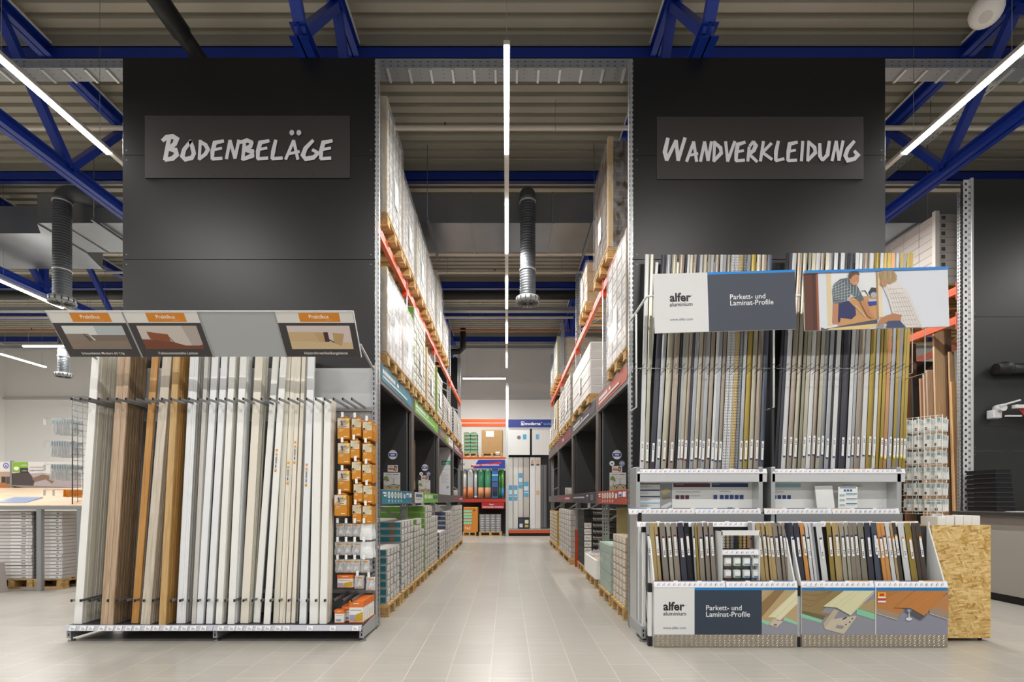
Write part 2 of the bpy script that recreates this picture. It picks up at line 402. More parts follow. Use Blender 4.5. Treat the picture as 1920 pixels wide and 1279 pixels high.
tray_x(6.19, CH+5.2, 'perforated galvanised cable tray crossing above the two black end panels')
tray_x(14.1, CH+5.2, 'distant cable tray crossing behind the black waste pipe')
tray_x(17.6, CH+5.2, 'farthest cable tray crossing before the white end wall')
mb = MB().box(6.55, 6.8, 3.5, 14, CH+5.75, CH+5.752, TRAYY).box(6.55, 6.552, 3.5, 14, CH+5.75, CH+5.81, TRAYY).box(6.8, 6.802, 3.5, 14, CH+5.75, CH+5.81, TRAYY)
tag(mb.build('cable_tray'), 'perforated cable tray running lengthwise beside the blue girder at upper right', 'cable tray')
mb = MB().box(-6.9, -6.65, 9, 15.5, CH+5.3, CH+5.302, TRAYY).box(-6.65, -6.648, 9, 15.5, CH+5.3, CH+5.36, TRAYY)
tag(mb.build('cable_tray'), 'perforated cable tray running lengthwise behind the spiral duct at left', 'cable tray')
PIPE = M('#cfc6b8', .35)
def pipe_x(Y, z, r, m, label, name='sprinkler_pipe', cat='pipe', x0=-19.2, x1=19.2, clips=True):
    t = thing(name, label, cat, (0, Y, z)); MB().tube([(x0, Y, z), (x1, Y, z)], r, m, 12).build('pipe_run', t)
    if clips:
        xs = []; x = -1.0*Y
        while x < min(1.0*Y, x1-1): xs.append((max(x, x0+.5), 0, 0)); x += 2.9
        mb = MB().tube([(0, Y, z-r-.008), (0, Y-r-.008, z), (0, Y, z+r+.008), (0, Y+r+.008, z), (0, Y, z-r-.008)], .006, STEEL_D, 5)
        mb.tube([(0, Y, z+r), (0, Y, ZC-.02)], .004, STEEL_D, 5); rep(mb, 'pipe_clip', t, xs)
        rep(MB().tube([(1.2, Y, z+r), (1.2, Y, z+r+.05)], .014, M('#5a4030', .5), 6), 'sprinkler_head', t, xs)
pipe_x(7.95, CH+5.75, .035, PIPE, 'nearest pale sprinkler pipe crossing under the roof')
pipe_x(11.69, CH+5.6, .04, PIPE, 'pale sprinkler pipe crossing just behind the ventilation duct')
pipe_x(13.1, CH+5.8, .035, PIPE, 'pale sprinkler pipe crossing in front of the black waste pipe')
pipe_x(15.2, CH+5.4, .04, PIPE, 'pale sprinkler pipe crossing behind the second cable tray')
pipe_x(15.6, CH+5.15, .02, M('#b0522e', .4), 'thin copper coloured pipe crossing far back under the roof', 'copper_pipe')
pipe_x(13.4, CH+5.35, .12, BLACK, 'thick black waste pipe crossing far back under the roof', 'waste_pipe', clips=False)
mb = MB().tube([(-3.86, 1, CH+5.55), (-3.86, 5.5, CH+5.55)], .1, BLACK, 16).tube([(-3.86, 5.5, CH+5.55), (-3.86, 6.1, CH+5.55)], .115, BLACK, 16).tube([(-3.86, 6.1, CH+5.55), (-3.86, 13.3, CH+5.55)], .095, BLACK, 16)
tag(mb.build('waste_pipe'), 'black pipe with socket joint running lengthwise at upper left', 'pipe')
mb = MB().tube([(-1.35, 15.9, CH+5.3), (-1.35, 15.9, CH+4.7), (-1.45, 15.9, CH+4.6), (-2.2, 15.9, CH+4.55)], .09, BLACK, 12)
tag(mb.build('waste_pipe'), 'black bent drain pipe dropping beyond the left rack', 'pipe')

DUCT = M('#8d9297', .3, .8, var=.2, vscale=1.5); 
t = thing('ventilation_duct', 'big rectangular galvanised air duct crossing the hall above the aisle', 'duct', (0, 9.1, CH+4.9))
MB().box(-8.3, 19, 9.1, 10.17, CH+4.9, CH+5.42, DUCT).build('duct_body', t)
MB().box(-19, -8.55, 9.45, 10.9, CH+4.9, CH+5.4, DUCT).build('duct_body', t)
MB().prism([(-8.55, 9.45), (-8.3, 9.1), (-8.3, 10.17), (-8.55, 10.9)], 'z', CH+4.88, CH+5.44, DUCT).build('offset_piece', t)
rep(MB().box(0, .025, 9.08, 10.19, CH+4.885, CH+5.44, M('#85898c', .4, .6)), 'duct_flange', t, [(-7.9+1.45*i, 0, 0) for i in range(12)])
mb = MB().box(0, .04, 8.9, 10.4, CH+4.84, CH+4.88, STEEL_D); mb.tube([(.02, 8.95, CH+4.86), (.02, 8.95, ZC-.02)], .006, STEEL_D, 5).tube([(.02, 10.35, CH+4.86), (.02, 10.35, ZC-.02)], .006, STEEL_D, 5)
rep(mb, 'hanger', t, [(-7.2+2.9*i, 0, 0) for i in range(6)])
rep(MB().bar((0, 9.3, CH+4.8), (0, 13.2, CH+4.8), .04, .04, STEEL_D), 'support_rail', t, [(x, 0, 0) for x in (-6.5, -5.9, 5.1, 5.6)])
SPIRAL = M('#55595d', .5, .55)
def spiral_duct(X, Y, label, turn, zb=CH+3.36, zt=CH+5.2, r=.13):
    t = thing('spiral_duct', label, 'duct', (X, Y, zb)); pts = []; rr = []; z = zb+.1
    while z < zt-.1: pts += [(X, Y, z), (X, Y, z+.008), (X, Y, z+.016)]; rr += [r, r+.006, r]; z += .045
    MB().tube(pts, r, SPIRAL, 24, rr=rr).build('duct_pipe', t)
    e = []; n = 7; R = .2
    dx, dy = turn
    for i in range(n+1):
        a = math.pi/2*i/n; e.append((X+dx*R*(1-math.cos(a)), Y+dy*R*(1-math.cos(a)), zt-.1+R*math.sin(a)))
    e.append((e[-1][0]+dx*.5, e[-1][1]+dy*.5, e[-1][2]))
    MB().tube(e, r+.004, SPIRAL, 24).build('elbow', t)
    rep(MB().tube([(X, Y, 0), (X, Y, .03)], r+.012, M('#c5c8ca', .3, .8), 24), 'clamp_ring', t, [(0, 0, zb+.55), (0, 0, zt-.12)])
    d = MB().tube([(X, Y, zb), (X, Y, zb+.1)], r+.07, M('#8f9294', .4, .4), 28).build('diffuser', t)
    mb = MB()
    for i in range(14):
        a = 2*math.pi*i/14; c, s = math.cos(a), math.sin(a)
        mb.bar((X+.03*c, Y+.03*s, zb-.004), (X+(r+.05)*c, Y+(r+.05)*s, zb-.004), .012, .006, BLACK)
        mb.box(X+(r+.066)*c-.01, X+(r+.066)*c+.01, Y+(r+.066)*s-.01, Y+(r+.066)*s+.01, zb+.02, zb+.085, BLACK)
    mb.build('slot', d)
spiral_duct(.36, 8.8, 'grey spiral duct hanging over the middle aisle', (0, 1))
spiral_duct(-7.6, 8.8, 'grey spiral duct hanging at left with elbow turning right', (.8, .6))
spiral_duct(-12.4, 14.4, 'distant spiral duct hanging before the white wall at left', (0, 1), CH+3.45, CH+5.2)
mb = MB().tube([(8.3, 8.2, CH+4.95), (8.0, 9.2, CH+4.95)], .15, SPIRAL, 20)
tag(mb.build('spiral_duct'), 'short spiral duct stub entering the big duct above right cartons', 'duct')
t = thing('ceiling_speaker', 'white dome loudspeaker hung below the roof at upper right', 'speaker', (5.22, 5.6, CH+5.3))
c = Vector((5.22, 5.6, CH+5.32)); d = Vector((-.35, -.3, -.9)).normalized(); pr = [(-.12, .06), (-.1, .12), (-.05, .15), (0, .155), (.05, .145), (.085, .11), (.1, .06)]
MB().tube([c+d*a for a, b in pr], .1, M('#e6e4df', .4), 24, rr=[b for a, b in pr]).build('shell', t)
MB().tube([c+d*.099, c+d*.103], .058, M('#cfccc6', .5), 20).build('grille', t)
MB().tube([c-d*.12, (5.22, 5.6, ZC)], .012, STEEL_D, 8).build('bracket', t)

# =====================================================================
# BLACK RACK-END PANELS AND BRUSH-LETTERED SIGNS
# =====================================================================
def end_panel(x0, x1, Y, ztop, label, seams=(3.77, 4.84), mat=None):
    t = thing('rack_end_panel', label, 'panel', ((x0+x1)/2, Y, 0)); zs = [0]+list(seams)+[ztop]
    for a, b in zip(zs, zs[1:]): MB().box(x0, x1, Y, Y+.03, a+.0015, b-.0015, mat or DARKP, .002).build('board', t)
    mb = MB()
    for z in seams:
        for x in (x0+.04, x1-.04):
            for dz in (-.05, .05): mb.tube([(x, Y-.002, z+dz), (x, Y+.004, z+dz)], .006, STEEL_D, 8)
    if seams: mb.build('screw', t)
    return t
end_panel(-3.94, -1.352, 5.28, 5.84, 'tall black end panel behind the skirting boards, left of the aisle')
end_panel(1.297, 3.885, 5.28, 5.84, 'tall black end panel behind the trim display, right of the aisle')
end_panel(6.6, 12.5, 7.3, 5.86, 'black end panel at far right behind the counter', (2.0, 3.9), M('#262827', .45, var=.05))
end_panel(-4.0, -1.46, 16.15, 5.77, 'far black panel closing the end of the left rack', ())
end_panel(1.5, 4.0, 16.15, 5.77, 'far black panel closing the end of the right rack', ())
for x0 in (-1.352, 1.257):
    mb = MB().box(x0, x0+.04, 5.275, 5.277, 0, 5.82, HOLED).box(x0 if x0 > 0 else x0+.038, (x0 if x0 > 0 else x0+.038)+.002, 5.277, 5.34, 0, 5.82, HOLED_Y)
    s = 'left' if x0 < 0 else 'right'
    tag(mb.build('slotted_post'), f'tall slotted galvanised post edging the {s} black panel', 'post')
BRUSH_B = [([(212,300),(245,272),(300,264),(335,285),(318,330),(262,372)],36), ([(268,290),(235,468)],42), ([(262,372),(325,385),(336,425),(300,458),(235,470)],36),
 ([(462,302),(402,380),(386,440),(412,466),(470,452),(488,415),(472,350),(455,305)],32), ([(545,300),(535,465)],30), ([(545,312),(590,340),(612,380),(590,420),(535,465)],30),
 ([(748,306),(672,322),(652,398),(650,464),(735,458)],32), ([(655,385),(732,370)],28), ([(775,462),(806,302),(850,458),(884,300)],32),
 ([(932,330),(918,470)],34), ([(892,320),(955,302),(1000,318),(985,355),(925,382)],32), ([(925,382),(1003,400),(1004,435),(918,470)],32),
 ([(1148,306),(1072,322),(1052,398),(1050,464),(1138,458)],32), ([(1055,385),(1130,370)],28), ([(1208,302),(1186,400),(1176,464),(1265,458)],32),
 ([(1296,468),(1365,305),(1402,468)],30), ([(1322,422),(1414,402)],28), ([(1535,305),(1470,372),(1446,435),(1470,466),(1540,454),(1580,415),(1532,388)],32),
 ([(1702,308),(1626,324),(1606,400),(1604,466),(1690,460)],32), ([(1610,388),(1688,372)],28)]
BRUSH_W = [([(150,280),(124,400),(140,472),(222,300),(240,474),(300,278)],34), ([(315,482),(376,312),(402,482)],30), ([(332,432),(412,414)],26),
 ([(436,482),(472,312),(502,476),(532,312)],30), ([(560,308),(552,482)],28), ([(560,318),(612,366),(618,410),(552,482)],28), ([(656,312),(674,482),(736,310)],30),
 ([(826,316),(762,336),(750,408),(746,480),(820,474)],30), ([(752,402),(812,390)],26), ([(862,360),(850,482)],30), ([(868,350),(898,312),(920,345),(902,388),(862,422),(930,488)],30),
 ([(986,312),(960,482)],30), ([(1056,328),(978,408),(1060,468)],30), ([(1116,310),(1096,400),(1094,480),(1165,464)],30), ([(1282,318),(1216,334),(1204,404),(1200,480),(1276,476)],30), ([(1208,400),(1266,388)],26),
 ([(1330,312),(1318,482)],30), ([(1382,310),(1372,482)],28), ([(1382,318),(1434,366),(1440,410),(1372,482)],28), ([(1478,332),(1480,440),(1502,478),(1546,430),(1562,312)],30),
 ([(1586,482),(1622,312),(1646,478),(1682,310)],30), ([(1780,312),(1722,380),(1702,438),(1722,480),(1780,466),(1812,432),(1782,398)],30)]
def wall_sign(px0, px1, py0, py1, ox, strokes, label, dots=()):
    Y = 5.268; x0, x1 = ax(px0, 5.27), ax(px1, 5.27); z1, z0 = az(py0, 5.27), az(py1, 5.27)
    t = thing('wall_sign', label, 'sign', ((x0+x1)/2, Y, z0))
    MB().box(x0, x1, Y, Y+.01, z0, z1, M('#2e2a29', .5), .001).build('sign_board', t)
    s = Sheet((x0, Y, z0), (1, 0, 0), (0, 0, 1), x1-x0, z1-z0, fr=((px0-ox)*4.683, (py0-200)*4.683, (px1-ox)*4.683, (py1-200)*4.683))
    cut = []
    for pts, w in strokes:      # sharp turns are separate brush strokes
        run = [pts[0]]
        for i in range(1, len(pts)):
            run.append(pts[i])
            if i < len(pts)-1 and (Vector(pts[i])-Vector(pts[i-1])).normalized().dot((Vector(pts[i+1])-Vector(pts[i])).normalized()) < 0: cut.append((run, w)); run = [pts[i]]
        cut.append((run, w))
    for pts, w in cut:
        s.line(pts, w*1.18, '#d6d7da')
        for p in pts[1:-1]: s.disc(p[0], p[1], w*.56, w*.56, '#d6d7da', n=10)
    for d in dots: s.disc(d[0], d[1], 21, 25, '#c9cacd', n=11)
    s.build('lettering', t); mb = MB()
    for i in range(7):
        for z in (z0+.03, z1-.03): mb.tube([(x0+.04+(x1-x0-.08)*i/6, Y-.002, z), (x0+.04+(x1-x0-.08)*i/6, Y+.001, z)], .005, BLACK, 6)
    mb.build('screw', t)
wall_sign(272, 656, 217, 334, 260, BRUSH_B, 'dark sign with white brush letters on the left black panel', [(1350, 238), (1412, 238)])
wall_sign(1232, 1619, 219, 336, 1220, BRUSH_W, 'dark sign with white brush letters on the right black panel')

# =====================================================================
# PALLETS AND CARTONS
# =====================================================================
def pallet_proto():
    """1.2 m deep (x) by 0.8 m (y) by 0.144 m"""
    t = thing('wooden_pallet', '', 'pallet', (0, 0, 0))
    def shared(name, x, y, z, mats): # part with own origin inside the pallet
        mb = MB(); mb.box(-x/2, x/2, -y/2, y/2, 0, z, mats, .003); o = mb.build(name, t, None); return o
    dk = shared('deck_board', 1.2, .13, .022, PINE); bt = shared('runner', 1.2, .1, .022, PINE); cr = shared('cross_board', .12, .8, .022, PINE); bk = shared('block', .13, .1, .078, PINE_Y)
    def c(o, loc, first):
        if not first: o = o.copy(); C.objects.link(o); o.parent = t; ORG[o] = Vector()
        o.location = loc
    for i in range(5): c(dk, (0, -.335+.1675*i, .122), i == 0)
    for i in range(3): c(bt, (0, -.35+.35*i, 0), i == 0)
    for i in range(3): c(cr, (-.53+.53*i, 0, .1), i == 0)
    k = 0
    for i in range(3):
        for j in range(3): c(bk, (-.53+.53*i, -.35+.35*j, .022), k == 0); k += 1
    return t
PAL = pallet_proto(); pal_first = [1]
mb = MB()
for i in range(5): mb.box(-.6, .6, -.4+.1675*i, -.27+.1675*i, .122, .144, PINE)
for i in range(3): mb.box(-.6, .6, -.4+.35*i, -.3+.35*i, 0, .022, PINE).box(-.59+.53*i, -.47+.53*i, -.4, .4, .1, .122, PINE)
for i in range(3):
    for j in range(3): mb.box(-.595+.53*i, -.465+.53*i, -.4+.35*j, -.3+.35*j, .022, .1, PINE_Y)
PAL_FAR = mb.build('wooden_pallet', origin=(0, 0, 0)); PAL_FAR['category'] = 'pallet'; far_first = [1]
def pallet(x, y, z, wy, label, group=None, far=False, wx=1.2, rot=0):
    fl = far_first if far else pal_first; src = PAL_FAR if far else PAL
    if fl[0]: o = src; fl[0] = 0
    else: o = copy_tree(src)
    o.location = (x, y, z); o.rotation_euler = (0, 0, rot); o.scale = (wx/1.2, wy/.8, 1); o['label'] = label; ORG[o] = Vector((x, y, z))
    if group: o['group'] = group
    elif 'group' in o: del o['group']
    return o
_cp = {}; FARC = []
def carton_mesh(dx, dy, dz, base, lab, end, sx, mark=None, top=None):
    k = (dx, dy, dz, base.name, lab.name if lab else 0, end.name, sx, mark.name if mark else 0)
    if k in _cp: return _cp[k]
    mb = MB().box(-dx/2, dx/2, -dy/2, dy/2, 0, dz, base, min(.006, dz*.08))
    e = .0012; X = sx*(dx/2+e); q = min(.012, dz*.15)
    if lab: # label on the aisle side and a printed mark on it
        mb.add([(X, -dy*.4, q), (X, dy*.32, q), (X, dy*.32, dz-q), (X, -dy*.4, dz-q)], [(0, 1, 2, 3)], lab)
        X2 = X+sx*.0006; mb.add([(X2, dy*.0, dz*.3), (X2, dy*.26, dz*.3), (X2, dy*.26, dz*.5), (X2, dy*.0, dz*.5)], [(0, 1, 2, 3)], M('#a9a49f', .7))
    Yf = -dy/2-e; mb.add([(-dx/2+q, Yf, q), (dx/2-q, Yf, q), (dx/2-q, Yf, dz-q), (-dx/2+q, Yf, dz-q)], [(0, 1, 2, 3)], end)
    if mark:
        for cx in (sx*(dx/2-.12), -sx*.1): mb.add([(cx-.03, Yf-e, dz*.25), (cx+.03, Yf-e, dz*.25), (cx+.03, Yf-e, dz*.75), (cx-.03, Yf-e, dz*.75)], [(0, 1, 2, 3)], mark)
    if end is not base: # coloured wrap-round band at the near corner
        mb.add([(X+sx*.0004, -dy/2+.001, q), (X+sx*.0004, -dy/2+dy*.09, q), (X+sx*.0004, -dy/2+dy*.09, dz-q), (X+sx*.0004, -dy/2+.001, dz-q)], [(0, 1, 2, 3)], end)
    me = bpy.data.objects[mb.build('carton', origin=(0, 0, 0)).name]; m = me.data; bpy.data.objects.remove(me); _cp[k] = m; return m
def cartons(xf, sx, y0, y1, z0, z1, ny, nz, depth, base, lab, end, label=None, group=None, parent=None, mark=None, jit=.006, skip=(), cat='carton', tops=None, merge=False):
    dy = (y1-y0)/ny; dz = (z1-z0)/nz; me = carton_mesh(round(depth, 3), round(dy-.004, 4), round(dz-.002, 4), base, lab, end, sx, mark)
    for j in range(nz):
        for i in range(ny):
            if (i, j) in skip or (tops and j >= tops[i]): continue
            if merge: FARC.append((me, Vector((xf-sx*(depth/2)+random.uniform(-jit, 0)*sx, y0+dy*(i+.5), z0+dz*j)))); continue
            o = bpy.data.objects.new('carton', me); C.objects.link(o)
            p = Vector((xf-sx*(depth/2)+random.uniform(-jit, 0)*sx, y0+dy*(i+.5), z0+dz*j))
            if parent is not None: o.parent = parent; o.location = p-ORG[parent]
            else: o.location = p; tag(o, label, cat, group)
            ORG[o] = p
TEAL = M('#1f6f7c', .6, var=.08); GREEN = M('#5f9a1f', .6); DBLUE = M('#34405c', .6); BROWN = M('#5f4a36', .8, var=.1); GREENP = M('#7fbfa0', .6); YEL = M('#a88a3a', .6)
def wrapped(xf, sx, y0, y1, z0, z1, ny, nz, label, group, base=CARTON_W, lab=CARTON_L, end=CARTON_W, film=True, edge='#c9b48c', sheet=True, far=False, depth=1.15, pal=True, mark=None, palz=None):
    """a palletised load: cartons with cardboard edge boards, paper slip and stretch film, standing on its pallet"""
    xc = xf-sx*depth/2; lp = label
    for a_ in (' from the viewer', 'shrink wrapped ', 'wrapped ', ' with paper slip', 'load of ', ', the tallest there', ' with edge board', ' the viewer', ', beside the perforated post', ' under shiny film'): lp = lp.replace(a_, '')
    if pal: pallet(xc, (y0+y1)/2, z0-.144, y1-y0-.02, 'pallet under the '+lp, None, far, depth+.04)
    t = thing('pallet_load', label, 'pallet load', (xc, (y0+y1)/2, z0), group)
    cartons(xf, sx, y0+.01, y1-.01, z0, z1, ny, nz, depth, base, lab, end, parent=t, mark=mark)
    if edge:
        mb = MB(); X = xf+sx*.004; mb.box(X, X-sx*.06, y0-.004, y0+.004, z0, z1+.04, M(edge, .7)).box(X, X+sx*.004, y0-.004, y0+.055, z0, z1+.04, M(edge, .7)); mb.build('edge_board', t)
    if sheet:
        X = xf+sx*.012; ym = y0+(y1-y0)*.45; zm = z0+(z1-z0)*.25
        MB().box(X, X+sx*.001, ym, ym+.21, zm, zm+.3, PAPER).build('label_sheet', t)
    if film:
        a, b = xf-sx*depth-sx*.01, xf+sx*.018; e = .012; n = 7; mb = MB()
        def wall(p, q): # slightly slack film wall
            vs = []; fs = []
            for i in range(n+1):
                for j in range(n+1):
                    u, v = i/n, j/n; k = random.uniform(0, .012) if 0 < i < n and 0 < j < n else 0
                    nx, ny_ = (q[1]-p[1]), -(q[0]-p[0]); L = math.hypot(nx, ny_)
                    vs.append((p[0]+(q[0]-p[0])*u+nx/L*k, p[1]+(q[1]-p[1])*u+ny_/L*k, z0-.03+(z1+.02-z0+.03)*v))
            for i in range(n):
                for j in range(n): fs.append((i*(n+1)+j, (i+1)*(n+1)+j, (i+1)*(n+1)+j+1, i*(n+1)+j+1))
            mb.add(vs, fs, FILM_B if base is BROWN or base is KRAFT else FILM, True)
        if sx > 0: wall((b, y0-e), (b, y1+e)); wall((a, y0-e), (b, y0-e))
        else: wall((b, y1+e), (b, y0-e)); wall((b, y0-e), (a, y0-e))
        mb.build('stretch_wrap', t)
    if base is BROWN:
        s = Sheet((xf, y0, z0), (1, 0, 0), (0, 0, 1), depth, z1-z0, (0, 0, 115, 11*12), lift=.004)
        for j in range(nz):
            for x in (10, 62): s.text('WICANDERS', x, 12*j+8.5, '#1d1612', h=3.6, bold=.02)
        s.build('carton_print', t)
    return t

# =====================================================================
# PALLET RACKS ON BOTH SIDES OF THE AISLE
# =====================================================================
POSTS = (7.2, 10.0, 12.8, 15.6)
def rack(sx, xf, side, ys, levels, guards, depth=1.1, ztop=5.72):
    """xf: x of the aisle face, sx: direction from the rack to the aisle"""
    t = thing('pallet_rack', f'grey and orange pallet rack lining the {side}', 'rack', (xf, ys[0], 0))
    for Y in ys:
        for X in (xf, xf-sx*depth):
            mb = MB(); mb.box(X, X-sx*.09, Y, Y+.002, 0, ztop, HOLED).box(X-sx*.088, X-sx*.09, Y, Y+.07, 0, ztop, STEEL_D).box(X, X-sx*.002, Y, Y+.07, 0, ztop, HOLED_Y)
            mb.box(X+sx*.02, X-sx*.11, Y-.02, Y+.09, 0, .008, STEEL_D); mb.build('post', t)
        mb = MB(); z = .4
        while z < ztop-.8: mb.bar((xf-sx*.05, Y+.035, z), (xf-sx*(depth-.05), Y+.035, z+.6), .03, .03, STEEL); z += .6
        mb.build('brace', t)
        if guards and Y in guards:
            MB().box(xf+sx*.012, xf-sx*.1, Y-.012, Y-.004, .01, .72, M('#d8431f', .45)).box(xf+sx*.012, xf+sx*.004, Y-.012, Y+.09, .01, .72, M('#d8431f', .45)).build('post_guard', t)
    for z in levels:
        for a, b in zip(ys, ys[1:]):
            for X in (xf, xf-sx*depth):
                MB().box(X+sx*.0, X-sx*.05, a+.072, b-.002, z, z+.115, ORANGE, .006).box(X+sx*.002, X-sx*.002, a+.1, b-.03, z+.035, z+.08, M('#c74d20', .5)).build('beam', t)
                for e, q in ((a+.072, 1), (b-.002, -1)):
                    MB().box(X+sx*.006, X-sx*.06, e, e+q*.012, z-.08, z+.17, M('#d8431f', .45)).build('beam_connector', t)
    return t
YS = (4.55+.85,)+POSTS
rack(1, -1.40, 'left side of the aisle', YS, (2.62, 4.22), ())
rack(-1, 1.35, 'right side of the aisle', YS, (2.62, 4.22), (7.2, 10.0, 12.8))
g = 'shrink wrapped loads on the upper rack level'
XL = -1.33; XR = 1.28
L = 'on the left rack top'
wrapped(XL, 1, 5.68, 6.55, 4.48, 5.72, 5, 9, f'tall white shrink wrapped load nearest the viewer {L}', None, end=TEAL, base=CARTON_W)
wrapped(XL, 1, 6.58, 7.45, 4.48, 5.48, 4, 8, f'second white shrink wrapped load from the viewer {L}', None)
wrapped(XL, 1, 7.55, 8.55, 4.48, 5.47, 5, 8, f'third white wrapped load from the viewer {L}', None, end=GREEN)
wrapped(XL, 1, 8.65, 9.6, 4.48, 5.45, 4, 8, f'fourth wrapped load from the viewer {L}', None)
wrapped(XL, 1, 9.75, 10.65, 4.48, 5.62, 4, 8, f'fifth wrapped load from the viewer {L}, the tallest there', None, end=GREEN, far=True)
wrapped(XL, 1, 10.75, 11.75, 4.48, 5.15, 4, 5, f'last and lowest wrapped load {L}', None, far=True)
L = 'on the left rack middle level'
wrapped(XL, 1, 5.68, 6.55, 2.944, 3.84, 5, 7, f'white wrapped load with teal cartons nearest the viewer {L}', None, end=TEAL)
wrapped(XL, 1, 6.58, 7.3, 2.944, 3.82, 3, 7, f'shiny white wrapped load behind the teal one {L}', None)
wrapped(XL, 1, 7.4, 8.45, 2.944, 4.1, 5, 10, f'high load of white and green cartons {L}', None, end=GREEN, film=False, edge=None, far=True)
wrapped(XL, 1, 8.55, 9.6, 2.944, 3.8, 5, 8, f'load of white and teal striped cartons with edge board {L}', None, film=False, far=True)
wrapped(XL, 1, 9.75, 10.7, 2.944, 3.78, 5, 8, f'load of white cartons with green bands {L}', None, end=GREEN, film=False, far=True, edge='#7c9a3a')
wrapped(XL, 1, 10.85, 12.6, 2.944, 3.55, 7, 9, f'load of flat cartons with dark ends {L}', None, end=DBLUE, film=False, edge=None, far=True)
wrapped(XL, 1, 12.95, 15.3, 2.944, 3.62, 8, 9, f'farthest load of grey white cartons {L}', None, end=DBLUE, film=False, edge=None, far=True)
R = 'on the right rack top'
wrapped(XR, -1, 6.45, 7.5, 4.48, 5.82, 5, 11, f'tall brown cartons under shiny film, nearest the viewer {R}', None, base=BROWN, lab=None, end=M('#54402e', .8), edge='#b99c6a', mark=M('#2c2119', .8))
wrapped(XR, -1, 8.2, 9.0, 4.48, 5.1, 3, 4, f'small load of kraft cartons {R}', None, base=KRAFT, lab=CARTON_L, end=KRAFT, edge=None)
wrapped(XR, -1, 12.9, 13.9, 4.48, 5.38, 4, 6, f'wrapped load with olive banding far back {R}', None, base=M('#b6a27c', .7), end=M('#b6a27c', .7), edge='#8a8a3a', far=True)
wrapped(XR, -1, 14.0, 14.9, 4.48, 5.0, 4, 4, f'last wrapped load {R}', None, edge='#8a8a3a', far=True)
R = 'on the right rack middle level'
wrapped(XR, -1, 5.46, 6.5, 2.944, 4.15, 4, 9, f'silvery shrink wrapped load nearest the viewer {R}', None, base=M('#b9b6b0', .6), end=M('#a58c66', .7), edge='#a98f60')
wrapped(XR, -1, 7.9, 10.0, 2.944, 3.74, 1, 6, f'six layers of long plain white cartons {R}', None, lab=None, base=M('#dfdddb', .6), end=M('#c4c1be', .6), film=False, edge=None)
wrapped(XR, -1, 10.35, 11.45, 2.944, 3.86, 4, 9, f'load of white cartons with paper slip behind long ones {R}', None, film=False, edge=None, far=True)
wrapped(XR, -1, 11.55, 12.7, 2.944, 3.8, 4, 9, f'load of white cartons fourth from the viewer {R}', None, film=False, edge=None, far=True)
wrapped(XR, -1, 13.0, 14.0, 2.944, 3.85, 4, 12, f'load of ochre striped packs far back {R}', None, base=YEL, end=YEL, film=False, edge=None, far=True)
wrapped(XR, -1, 14.1, 15.4, 2.944, 3.4, 4, 6, f'lowest and farthest load {R}', None, film=False, edge=None, far=True)

# floor level cartons, every one a thing
def ground(xf, sx, y0, y1, z1, ny, nz, what, side, base=CARTON_W, lab=CARTON_L, end=CARTON_W, far=False, tops=None, mark=None, depth=1.15):
    xc = xf-sx*depth/2
    pallet(xc, (y0+y1)/2, 0, y1-y0-.02, f'floor pallet under the {what}, {side} of the aisle', None, far, depth+.04)
    cartons(xf, sx, y0+.01, y1-.01, .144, z1, ny, nz, depth, base, lab, end, f'one of the {what}, {side} side', f'{what} {side} of the aisle', mark=mark, tops=tops, merge=y0 > 10)
KM = M('#8a5a3a', .7); 
ground(XL, 1, 5.72, 6.42, .755, 4, 7, 'nearest teal ended white cartons', 'left', end=TEAL, mark=KM)
ground(XL, 1, 6.5, 7.35, 1.03, 4, 10, 'taller teal ended cartons behind the nearest ones', 'left', end=TEAL, mark=KM)
ground(XL, 1, 7.4, 8.3, 1.02, 4, 10, 'white cartons with green edge, second bay', 'left', end=GREEN, tops=(9, 10, 10, 8))
ground(XL, 1, 8.4, 9.95, 1.2, 6, 11, 'high white cartons with bright green ends', 'left', end=GREEN, tops=(11, 11, 11, 9, 9, 9), far=True)
ground(XL, 1, 10.2, 11.2, .66, 3, 6, 'low cartons with dark blue ends', 'left', end=DBLUE, far=True)
ground(XL, 1, 11.3, 12.6, 1.05, 4, 9, 'tall cartons with dark blue ends', 'left', end=DBLUE, far=True)
ground(XL, 1, 13.1, 15.4, 1.16, 5, 8, 'farthest grey white cartons', 'left', far=True, end=M('#bdb9b4', .7))
TAN = M('#b9a58b', .7, var=.06)
ground(XR, -1, 5.55, 6.22, .9, 4, 9, 'small tan cartons with white labels', 'right', base=TAN, lab=CARTON_L, end=TAN)
GM = M('#9fb9a8', .5)
ground(XR, -1, 6.3, 7.1, .74, 1, 5, 'pale green flat packs under film', 'right', base=GM, lab=None, end=GM)
mb = MB(); X = XR-.015
mb.add([(X, 6.28, .15), (X, 7.12, .15), (X, 7.12, .76), (X, 6.28, .76)], [(0, 1, 2, 3)], FILM).add([(X, 6.28, .15), (X, 6.28, .76), (X+1.1, 6.28, .76), (X+1.1, 6.28, .15)], [(0, 1, 2, 3)], FILM)
tag(mb.build('plastic_film'), 'crumpled clear film draped over the pale green packs at right', 'film')
ground(XR, -1, 10.3, 12.6, 1.1, 6, 9, 'white cartons in the third bay', 'right', far=True)
ground(XR, -1, 13.1, 15.3, 1.0, 6, 9, 'farthest ochre and white packs', 'right', far=True, base=YEL, end=YEL)
mb = MB()
for me, p in FARC:
    for pl in me.polygons: mb.add([tuple(me.vertices[i].co+p) for i in pl.vertices], [list(range(len(pl.vertices)))], me.materials[pl.material_index])
tag(mb.build('distant_cartons'), 'small distant cartons on floor pallets near the far end of both racks', 'cartons', None, 'stuff')
